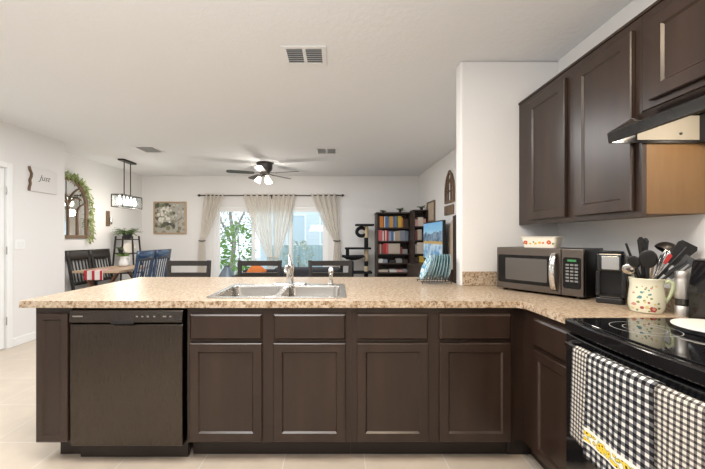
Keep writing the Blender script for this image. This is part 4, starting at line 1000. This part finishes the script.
# ------------------------------------------------------------------ bar stools behind the counter
def bar_stool(label, x):
    """faces local -y (the bar); back at +y"""
    t = thing('bar_stool', label, 'bar stool', (x, 3.30, 0), 0, 'bar stools behind the counter')
    hw = 0.222
    MB().box(-hw + 0.01, hw - 0.01, -0.40, -0.02, 0.62, 0.66).build('seat', 'dark_wood', t, bevel=0.008)
    for sx in (-1, 1):
        xx = sx * (hw - 0.02)
        m = MB(); m.bar((xx * 0.93, -0.03, 0.60), (xx, 0.0, 1.04), 0.036, 0.030, up=(0, 1, 0)); m.build('back_post', 'dark_wood', t, bevel=0.003)
        m = MB(); m.bar((xx, 0.01, 0.001), (xx * 0.93, -0.03, 0.6195), 0.036, 0.036, up=(0, 1, 0)); m.build('leg', 'dark_wood', t, bevel=0.003)
        m = MB(); m.bar((xx, -0.41, 0.001), (xx * 0.93, -0.37, 0.6195), 0.036, 0.036, up=(0, 1, 0)); m.build('leg', 'dark_wood', t, bevel=0.003)
    for z0, z1, nm in ((0.985, 1.035, 'top_rail'), (0.87, 0.918, 'lower_rail'), (0.76, 0.80, 'lower_rail')):
        MB().grid(lambda u, v: ((u - 0.5) * 2 * (hw - 0.036), -0.002 - (1.04 - z0) * 0.06 + 0.012 * (1 - (2 * u - 1) ** 2), z0 + (z1 - z0) * v), 8, 1).build(nm, 'dark_wood', t, solid=0.02)
    for y in (-0.39, -0.01): MB().bar((-hw + 0.04, y, 0.22), (hw - 0.04, y, 0.22), 0.025, 0.03).build('foot_rail', 'dark_wood', t)
bar_stool('dark wooden bar stool left of the sink, towards the dining chairs', -1.48)
bar_stool('dark wooden bar stool directly behind the left sink bowl', -0.772)
bar_stool('dark wooden bar stool behind the side sprayer, right of the faucet', -0.068)

# ------------------------------------------------------------------ living room: shelves, television, cat tree
t = thing('bookcase', 'wide dark wooden bookcase full of games and books against the far wall', 'bookcase', (0, 0, 0))
BX0, BX1, BYF, BYB, BT = 0.795, 1.50, 6.64, 6.97, 1.752
LV = [0.06, 0.32, 0.57, 0.76, 0.945, 1.205, 1.475]
for x in (BX0, BX1 - 0.035): MB().box(x, x + 0.035, BYF, BYB, 0.001, BT).build('side_panel', 'shelf_wood', t, bevel=0.002)
MB().box(BX0 + 0.035, BX1 - 0.035, BYB - 0.012, BYB, 0.05, BT - 0.001).build('back_panel', 'shelf_wood', t)
MB().box(BX0 - 0.01, BX1 + 0.01, BYF - 0.01, BYB, BT + 0.0005, BT + 0.028).build('top_board', 'shelf_wood', t, bevel=0.003)
for z in LV: MB().box(BX0 + 0.0355, BX1 - 0.0355, BYF, BYB - 0.0125, z - 0.026, z).build('shelf', 'shelf_wood', t)
TX0, TX1, TYF, TYB, TT = 1.445, 1.725, 6.22, 6.52, 1.772
t = thing('shelf_tower', 'narrow dark wooden shelf tower at the right living room wall', 'bookcase', (0, 0, 0))
LT = [0.08, 0.36, 0.62, 0.80, 0.965, 1.225, 1.485]
for x in (TX0, TX1 - 0.022): MB().box(x, x + 0.022, TYF, TYB, 0.001, TT).build('side_panel', 'shelf_wood', t)
MB().box(TX0 + 0.0225, TX1 - 0.0225, TYB - 0.01, TYB, 0.05, TT - 0.001).build('back_panel', 'shelf_wood', t)
MB().box(TX0 - 0.008, TX1 + 0.004, TYF - 0.008, TYB, TT + 0.0005, TT + 0.024).build('top_board', 'shelf_wood', t)
for z in LT: MB().box(TX0 + 0.0225, TX1 - 0.0225, TYF, TYB - 0.0105, z - 0.02, z).build('shelf', 'shelf_wood', t)
PAL = {'orange': (0.62, 0.20, 0.03), 'blue': (0.08, 0.16, 0.34), 'amber': (0.60, 0.30, 0.06), 'slate blue': (0.16, 0.21, 0.28), 'yellow': (0.66, 0.44, 0.07), 'dark brown': (0.06, 0.04, 0.03),
       'pink red': (0.58, 0.12, 0.14), 'red': (0.45, 0.035, 0.03), 'white': (0.68, 0.66, 0.62), 'pale blue': (0.30, 0.38, 0.50), 'tan': (0.45, 0.36, 0.28), 'grey blue': (0.25, 0.28, 0.33), 'maroon': (0.22, 0.06, 0.05),
       'beige': (0.52, 0.44, 0.36), 'grey': (0.30, 0.29, 0.28), 'black': (0.02, 0.02, 0.02), 'cream': (0.66, 0.58, 0.48), 'pink': (0.62, 0.34, 0.32), 'green': (0.20, 0.30, 0.08)}
def bookmat(c):
    return flat('cover_' + c.replace(' ', '_'), PAL[c], 0.5)
def book(name, cat, label, x0, x1, y0, dep, z, h, c, group):
    o = MB().box(0, x1 - x0, 0, dep, 0.0008, h).build(name, bookmat(c), bevel=0.002)
    o.location = (x0, y0, z); return tag(o, label, cat, group)
def row(items, x, z, where, yf, dep, hmax):
    cnt = {}
    for (c, wd, h, kind) in items: cnt[(c, kind)] = cnt.get((c, kind), 0) + 1
    seen = {}; prev = None
    for (c, wd, h, kind) in items:
        if c is None: x += wd; continue
        seen[(c, kind)] = seen.get((c, kind), 0) + 1
        noun = 'book' if kind == 'b' else 'game box'
        which = '' if cnt[(c, kind)] == 1 else ('first ', 'second ', 'third ', 'fourth ')[seen[(c, kind)] - 1]
        lab = '%s%s %s on %s' % (which, c, noun, where)
        if which: lab += ' counted from its left end'
        book('book' if kind == 'b' else 'game_box', 'book' if kind == 'b' else 'box', lab, x, x + wd - 0.002, yf, dep, z, h, c, 'books and games on ' + where)
        x += wd
yb, dp = BYF + 0.025, 0.22
xs = BX0 + 0.04
row([('dark brown', .03, .22, 'b'), ('orange', .075, .225, 'g'), (None, .015, 0, ''), ('white', .02, .22, 'b'), ('blue', .055, .23, 'g'), ('slate blue', .03, .21, 'b'), ('amber', .075, .225, 'g'), ('blue', .04, .22, 'g'), ('slate blue', .045, .23, 'g'), (None, .01, 0, ''), ('yellow', .075, .23, 'g'), ('orange', .03, .2, 'b'), ('dark brown', .11, .17, 'g')], xs, LV[6], 'the wide bookcase\'s top shelf', yb, dp, .24)
row([('pink red', .085, .22, 'g'), ('white', .03, .2, 'b'), ('red', .025, .22, 'b'), ('white', .025, .21, 'b'), ('red', .045, .21, 'g'), ('pale blue', .05, .19, 'g'), ('blue', .05, .20, 'g'), ('white', .03, .18, 'b'), ('tan', .10, .20, 'g'), ('grey blue', .10, .21, 'g'), ('slate blue', .07, .2, 'g')], xs, LV[5], 'the wide bookcase\'s second shelf', yb, dp, .22)
row([('maroon', .03, .19, 'b'), ('tan', .03, .2, 'b'), ('maroon', .04, .185, 'g'), ('red', .06, .21, 'g'), ('pink red', .045, .21, 'b'), ('beige', .235, .205, 'g'), ('maroon', .05, .13, 'g'), ('grey', .10, .09, 'g')], xs, LV[4], 'the wide bookcase\'s third shelf', yb, dp, .22)
row([('white', .09, .08, 'g'), ('grey blue', .10, .07, 'g'), (None, .03, 0, ''), ('black', .14, .06, 'g'), ('grey', .12, .085, 'g'), ('dark brown', .12, .07, 'g')], xs, LV[3], 'the wide bookcase\'s fourth shelf', yb, dp, .1)
row([('beige', .20, .05, 'g'), (None, .03, 0, ''), ('white', .14, .055, 'g'), ('pink', .12, .05, 'g'), ('grey', .10, .06, 'g')], xs, LV[2], 'the wide bookcase\'s fifth shelf', yb, dp, .1)
xt, yt = TX0 + 0.03, TYF + 0.02
row([('pink', .06, .13, 'g'), ('cream', .10, .17, 'g'), ('pink', .05, .14, 'g')], xt, LT[6], 'the shelf tower\'s top shelf', yt, .2, .2)
row([('maroon', .05, .18, 'g'), ('beige', .08, .20, 'g'), ('dark brown', .07, .16, 'g')], xt, LT[5], 'the shelf tower\'s second shelf', yt, .2, .2)
row([('tan', .04, .18, 'b'), ('cream', .13, .215, 'g'), ('pink', .04, .17, 'b')], xt, LT[4], 'the shelf tower\'s third shelf', yt, .2, .2)
row([('dark brown', .08, .10, 'g'), ('yellow', .10, .12, 'g')], xt, LT[3], 'the shelf tower\'s fourth shelf', yt, .2, .1)
fern('small green plant on top of the wide bookcase, right part', (1.30, 6.80, BT + 0.0292), 12, 0.10, 0.03, 0.05)
fern('small green plant on top of the wide bookcase, left part', (0.95, 6.80, BT + 0.0292), 9, 0.08, 0.025, 0.02)
fern('small green plant on top of the narrow shelf tower', (1.63, 6.36, TT + 0.0252), 11, 0.09, 0.03, 0.04)

# television with a mountain lake picture on its screen
t = thing('television', 'flat television showing a mountain lake beside the right wall', 'television', (1.60, 5.50, 0.80), -pi / 2)
tw, tz0, tz1 = 0.555, 0.085, 0.735
MB().box(-tw, tw, -0.015, 0.03, tz0, tz1).build('casing', 'black', t, bevel=0.005)
scr = mat('lake_screen', (0.02, 0.02, 0.02), 0.15)
tc = nd(scr, 'ShaderNodeTexCoord'); sx = nd(scr, 'ShaderNodeSeparateXYZ'); lk(scr, tc.outputs['Object'], sx.inputs[0])
nz = noise(scr, tc.outputs['Object'], 5, 5, 0.6)
fz = mth(scr, 'DIVIDE', mth(scr, 'SUBTRACT', sx.outputs[2], tz0), tz1 - tz0)
far = mth(scr, 'ADD', 0.50, mth(scr, 'MULTIPLY', nz, 0.42))
sky = ramp(scr, fz, [(0.55, (0.62, 0.78, 0.86)), (0.75, (0.35, 0.66, 0.88)), (1.0, (0.16, 0.48, 0.82))])
mtn = ramp(scr, noise(scr, tc.outputs['Object'], 11, 4, 0.6), [(0.4, (0.06, 0.13, 0.22)), (0.6, (0.28, 0.40, 0.50))])
c = mixc(scr, mth(scr, 'LESS_THAN', fz, far), sky, mtn)
shore = mth(scr, 'ADD', 0.44, mth(scr, 'MULTIPLY', nz, 0.12))
c = mixc(scr, mth(scr, 'LESS_THAN', fz, shore), c, (0.62, 0.42, 0.16))
c = mixc(scr, mth(scr, 'LESS_THAN', fz, 0.43), c, ramp(scr, noise(scr, tc.outputs['Object'], 7, 3), [(0.4, (0.12, 0.36, 0.62)), (0.6, (0.60, 0.76, 0.84))]))
lk(scr, c, bsdf(scr).inputs['Emission Color']); bsdf(scr).inputs['Emission Strength'].default_value = 0.75
bsdf(scr).inputs['Base Color'].default_value = (0.01, 0.01, 0.01, 1)
MB().box(-tw + 0.018, tw - 0.018, -0.0165, -0.0148, tz0 + 0.022, tz1 - 0.018).build('screen', scr, t)
for x in (-0.35, 0.35): MB().bar((x, -0.09, 0.008), (x, 0.08, 0.008), 0.03, 0.014).build('stand_foot', 'black', t); MB().box(x - 0.015, x + 0.015, -0.008, 0.012, 0.015, tz0 - 0.001).build('stand_post', 'black', t)
t = thing('media_console', 'low dark media console carrying the television', 'console', (1.53, 5.50, 0), -pi / 2)
MB().box(-0.69, 0.69, -0.2, 0.19, 0.06, 0.799).build('case', 'shelf_wood', t, bevel=0.004)
for x in (-0.65, 0.65):
    for y in (-0.16, 0.15): MB().box(x - 0.02, x + 0.02, y - 0.02, y + 0.02, 0.001, 0.0595).build('leg', 'shelf_wood', t)
for k in range(3): MB().box(-0.68 + 0.454 * k, -0.68 + 0.448 + 0.454 * k, -0.212, -0.2005, 0.08, 0.78).build('door', 'shelf_wood', t, bevel=0.003)
# framed print, arched frame, small board and tall panel on the right living wall
def on_right(name, label, cat, y, z): return thing(name, label, cat, (XR - 0.002, y, z), -pi / 2)
t = on_right('framed_print', 'small tan framed print on the right wall above the television', 'picture', 6.05, 1.56)
MB().prism([(-0.24, 0), (0.24, 0), (0.24, 0.375), (-0.24, 0.375)], -0.025, 0, axis=1, holes=[[(-0.215, 0.025), (0.215, 0.025), (0.215, 0.35), (-0.215, 0.35)]]).build('frame', 'frame_wood', t)
MB().box(-0.216, 0.216, -0.012, -0.001, 0.024, 0.351).build('print', grain('tan_print', (0.42, 0.32, 0.22), (0.62, 0.52, 0.40), 0.6, 7, (1, 1, 1)), t)
t = on_right('arched_wall_frame', 'brown pointed-arch window frame hung high on the right wall', 'wall decor', 5.04, 1.80)
gp = [(-0.20, 0.0), (0.20, 0.0), (0.20, 0.20), (0.17, 0.32), (0.11, 0.42), (0.0, 0.50), (-0.11, 0.42), (-0.17, 0.32), (-0.20, 0.20)]
MB().prism(gp, -0.03, 0, axis=1, holes=[[(x * 0.8, 0.04 + z * 0.84) for x, z in gp]]).build('frame', 'frame_wood', t)
for x in (-0.065, 0.065): MB().bar((x, -0.015, 0.03), (x, -0.015, 0.40), 0.018, 0.02, up=(0, 1, 0)).build('mullion', 'frame_wood', t)
for s in (-1, 1): MB().tube([(s * 0.17, -0.015, 0.18), (s * 0.10, -0.015, 0.26), (0, -0.015, 0.33), (-s * 0.10, -0.015, 0.42)], 0.009, 6).build('tracery', 'frame_wood', t, smooth=True)
MB().bar((-0.17, -0.015, 0.18), (0.17, -0.015, 0.18), 0.018, 0.02, up=(0, 1, 0)).build('crossbar', 'frame_wood', t)
t = on_right('wall_board', 'small dark board on the right wall below the arched frame', 'sign', 5.08, 1.62)
MB().box(-0.20, 0.20, -0.02, 0, 0, 0.145).build('board', 'frame_wood', t, bevel=0.003)
t = on_right('floor_screen', 'tall two-tone wood panel, pale and dark, against the right wall next to the column', 'panel', 4.80, 0.0)
MB().prism([(-0.03, 0.001), (0.17, 0.001), (0.17, 1.60), (-0.03, 1.585)], -0.04, 0, axis=1).build('panel', 'shelf_wood', t, bevel=0.004)
MB().prism([(-0.22, 0.001), (-0.031, 0.001), (-0.031, 1.55), (-0.12, 1.50), (-0.22, 1.36)], -0.035, 0, axis=1).build('pale_leaf', flat('pale_pine', (0.52, 0.40, 0.30)), t)

# cat tree
t = thing('cat_tree', 'black plush cat tree with sisal posts beside the bookcase', 'cat tree', (0.36, 6.62, 0))
def cx_(x): return (x - CX) * 6.55 / FOC - 0.36
MB().box(-0.32, 0.36, -0.22, 0.22, 0.001, 0.045).build('base', 'plush', t, bevel=0.008)
xp = cx_(366.5)
for z0, z1, mm in ((0.0455, 0.45, 'sisal'), (0.45, 0.57, 'plush'), (0.57, 0.70, 'sisal'), (0.70, 0.80, 'plush'), (0.80, 0.86, 'sisal'), (0.86, 1.03, 'sisal'), (1.045, 1.27, 'plush'), (1.27, 1.50, 'sisal')):
    MB().lathe([(0.042, z0), (0.042, z1 - 0.0005)], (xp, 0.0, 0), 16).build('post', mm, t, smooth=True)
def platform(xa, xb, z, name='platform'): MB().prism(rrect(cx_(xa), cx_(xb), -0.16, 0.16, 0.04), z - 0.02, z + 0.015, axis=2).build(name, 'plush', t, bevel=0.006)
platform(345, 371, 1.058); platform(355.5, 374, 1.525); platform(351, 372, 0.58)
MB().lathe([(0.035, 0.83), (0.035, 1.037)], (cx_(347.6), 0.02, 0), 12).build('post', 'plush', t, smooth=True)
m = MB(); c0 = Vector((cx_(361.8), 0, 1.385))
for k in range(1):
    pts = [c0 + Vector((0.095 * cos(2 * pi * q / 24), 0, 0.082 * sin(2 * pi * q / 24))) for q in range(24)]
    m.tube(pts, 0.036, 10, closed=True)
m.build('hanging_ring', 'plush', t, smooth=True)
MB().bar(c0 + Vector((0, 0, 0.10)), c0 + Vector((0, 0, 0.128)), 0.02, 0.02).build('strap', 'plush', t)
m = MB(); m.grid(lambda u, v: (cx_(342) + (cx_(364.5) - cx_(342)) * u, -0.17 + 0.34 * v, 0.90 - 0.07 * sin(pi * u) * sin(pi * v)), 14, 8); m.build('hammock', 'plush', t, smooth=True, solid=0.03)
MB().prism(rrect(cx_(340), cx_(353.4), 0.045, 0.815, 0.02), -0.20, -0.03, axis=1, holes=[rrect(cx_(343), cx_(350.5), 0.50, 0.74, 0.05)]).build('cubby', 'plush', t, bevel=0.008)
# sofa, cushion, armchair and floor vase seen between the stools
t = thing('sofa', 'low charcoal sofa seen behind the right-hand stool', 'sofa', (-0.50, 5.20, 0))
MB().box(-0.42, 0.55, -0.40, -0.20, 0.12, 0.83).build('backrest', 'sofa', t, bevel=0.04, segs=4)
MB().box(-0.42, 0.55, -0.195, 0.42, 0.12, 0.44).build('seat', 'sofa', t, bevel=0.04, segs=4)
for x in (-0.42, 0.43): MB().box(x, x + 0.12, -0.195, 0.42, 0.442, 0.60).build('armrest', 'sofa', t, bevel=0.03, segs=3)
for x in (-0.36, 0.49):
    for y in (-0.34, 0.36): MB().box(x - 0.025, x + 0.025, y - 0.025, y + 0.025, 0.001, 0.119).build('leg', 'dark_wood', t)
t = thing('armchair', 'dark armchair by the window behind the middle stool', 'armchair', (-1.42, 5.85, 0))
MB().box(-0.38, 0.38, -0.30, 0.40, 0.12, 0.43).build('seat', 'sofa', t, bevel=0.04, segs=4)
MB().box(-0.38, 0.38, 0.402, 0.56, 0.12, 0.66).build('backrest', 'sofa', t, bevel=0.05, segs=4)
for x in (-0.38, 0.26): MB().box(x, x + 0.12, -0.30, 0.40, 0.432, 0.62).build('armrest', 'sofa', t, bevel=0.03, segs=3)
for x in (-0.32, 0.32):
    for y in (-0.24, 0.34): MB().box(x - 0.025, x + 0.025, y - 0.025, y + 0.025, 0.001, 0.119).build('leg', 'dark_wood', t)
def cushion(label, loc, matl, w_, h_, rot):
    m = MB()
    def side(s): return lambda u, v: ((u - 0.5) * w_, s * 0.06 * (sin(pi * u) * sin(pi * v)) ** 0.5, (v - 0.5) * h_)
    m.grid(side(1), 12, 12); m.grid(side(-1), 12, 12); bmesh.ops.remove_doubles(m.bm, verts=m.bm.verts, dist=1e-4)
    o = m.build('cushion', matl, smooth=True); o.location = loc; o.rotation_euler = rot; return tag(o, label, 'cushion')
cushion('burnt orange cushion on the dark armchair behind the middle stool', (-1.50, 6.12, 0.632), 'orange_cloth', 0.28, 0.28, (R(-12), R(38), 0))
t = thing('floor_vase', 'blue grey floor vase with tapering neck in front of the window', 'vase', (-2.12, 6.35, 0))
MB().lathe([(0.10, 0.001), (0.17, 0.12), (0.20, 0.32), (0.17, 0.50), (0.09, 0.64), (0.05, 0.70), (0.055, 0.73), (0.04, 0.73), (0.04, 0.68), (0.0, 0.6)], seg=28).build('body', 'blue_grey', t, smooth=True)

# ------------------------------------------------------------------ outside the window
struct(MB().box(-9, 6, DF + 0.12, 22, -0.25, -0.06).build('ground', flat('patio_concrete', (0.45, 0.44, 0.42), 0.9)))
t = thing('neighbour_house', 'pale blue grey neighbouring house wall seen through the right panes', 'house', (0.9, 15.0, -0.06))
sid = mat('pale_siding', (0.70, 0.77, 0.80), 0.8)
gc = coords(sid, (1, 1, 1)); sz = nd(sid, 'ShaderNodeSeparateXYZ'); lk(sid, gc, sz.inputs[0])
bump(sid, mth(sid, 'FRACT', mth(sid, 'DIVIDE', sz.outputs[2], 0.18)), 0.8, 0.02)
MB().box(-4.4, 3.5, 0, 2.0, 0, 4.2).build('wall', sid, t)
for x in (-3.2, -1.7): 
    wf = MB().prism([(x, 1.0), (x + 0.9, 1.0), (x + 0.9, 2.4), (x, 2.4)], -0.05, -0.001, axis=1, holes=[[(x + 0.07, 1.07), (x + 0.83, 1.07), (x + 0.83, 2.33), (x + 0.07, 2.33)]]).build('window', 'trim', t)
    MB().box(x + 0.07, x + 0.83, -0.02, -0.0012, 1.07, 2.33).build('pane', flat('pale_blue_pane', (0.55, 0.65, 0.70), 0.15), wf)
t = thing('garden_fence', 'low teal grey garden fence in front of the neighbouring house', 'fence', (0, 12.5, -0.06))
fm = flat('teal_grey_stain', (0.36, 0.46, 0.47), 0.8)
for k in range(5): MB().box(-2.6 + k * 1.1 - 0.05, -2.6 + k * 1.1 + 0.05, -0.05, 0.05, 0.001, 1.12).build('post', fm, t)
m = MB()
for k in range(36): m.box(-2.6 + k * 0.123, -2.6 + k * 0.123 + 0.118, 0.052, 0.07, 0.05, 1.05)
m.build('board_panel', fm, t)
def bush(name, label, cat, loc, n, rx, ry, rz, z0, ln, seed, mtl='leaf', trunk=None):
    t = thing(name, label, cat, loc); rn = random.Random(seed); m = MB()
    for k in range(n):
        th, ph = rn.uniform(0, 2 * pi), math.acos(rn.uniform(-1, 1)); rr = rn.uniform(0.45, 1) ** 0.5
        p = Vector((rx * rr * sin(ph) * cos(th), ry * rr * sin(ph) * sin(th), z0 + rz * rr * cos(ph)))
        d = Vector((cos(th) * sin(ph), sin(th) * sin(ph), cos(ph) * 0.6 + 0.25)) + Vector((rn.uniform(-.5, .5), rn.uniform(-.5, .5), rn.uniform(-.5, .3)))
        m.leaf(p, d, ln * rn.uniform(0.7, 1.3), ln * 0.55)
    m.build('foliage', mtl, t, normals=False)
    for (pts, rad) in (trunk or []): MB().tube(pts, rad, 8).build('stem', 'bark', t, smooth=True)
    return t
M['bright_leaf'] = grain('bright_leaf_green', (0.13, 0.30, 0.05), (0.36, 0.55, 0.16), 0.45, 9, (1, 1, 1))
M['grey_leaf'] = grain('grey_green_leaf', (0.38, 0.42, 0.34), (0.6, 0.64, 0.56), 0.6, 9, (1, 1, 1))
bush('garden_shrub', 'bright green leafy shrub right outside the left window pane', 'shrub', (-2.42, 8.1, -0.06), 330, 0.36, 0.3, 0.62, 1.05, 0.14, 5, 'bright_leaf', [([(0, 0, 0.001), (0.02, 0, 0.8), (0, 0, 1.4)], [0.02, 0.016, 0.008])])
bush('garden_shrub', 'smaller bright green shrub low at the left of the left pane', 'shrub', (-3.14, 8.6, -0.06), 160, 0.30, 0.25, 0.34, 0.86, 0.13, 8, 'bright_leaf', [([(0, 0, 0.001), (0, 0, 0.9)], [0.016, 0.008])])
bush('garden_tree', 'pale grey-green tree with thin branches behind the bright shrub', 'tree', (-3.9, 12.2, -0.06), 1500, 1.25, 0.8, 1.7, 2.9, 0.13, 15, 'grey_leaf',
     [([(0, 0, 0.001), (0.1, 0, 1.2), (-0.05, 0, 2.2), (0.2, 0, 3.6)], [0.10, 0.08, 0.06, 0.02]), ([(0.05, 0, 1.4), (0.5, 0.1, 2.4), (0.9, 0, 3.2)], [0.05, 0.035, 0.01]), ([(0.02, 0, 1.1), (-0.5, 0, 2.2), (-0.8, 0, 3.0)], [0.05, 0.03, 0.01])])
bush('garden_shrub', 'pale leafy shrub low outside the right window pane', 'shrub', (-1.2, 10.2, -0.06), 260, 0.42, 0.3, 0.45, 0.80, 0.12, 21, 'grey_leaf', [([(0, 0, 0.001), (0, 0, 0.8)], [0.02, 0.01])])
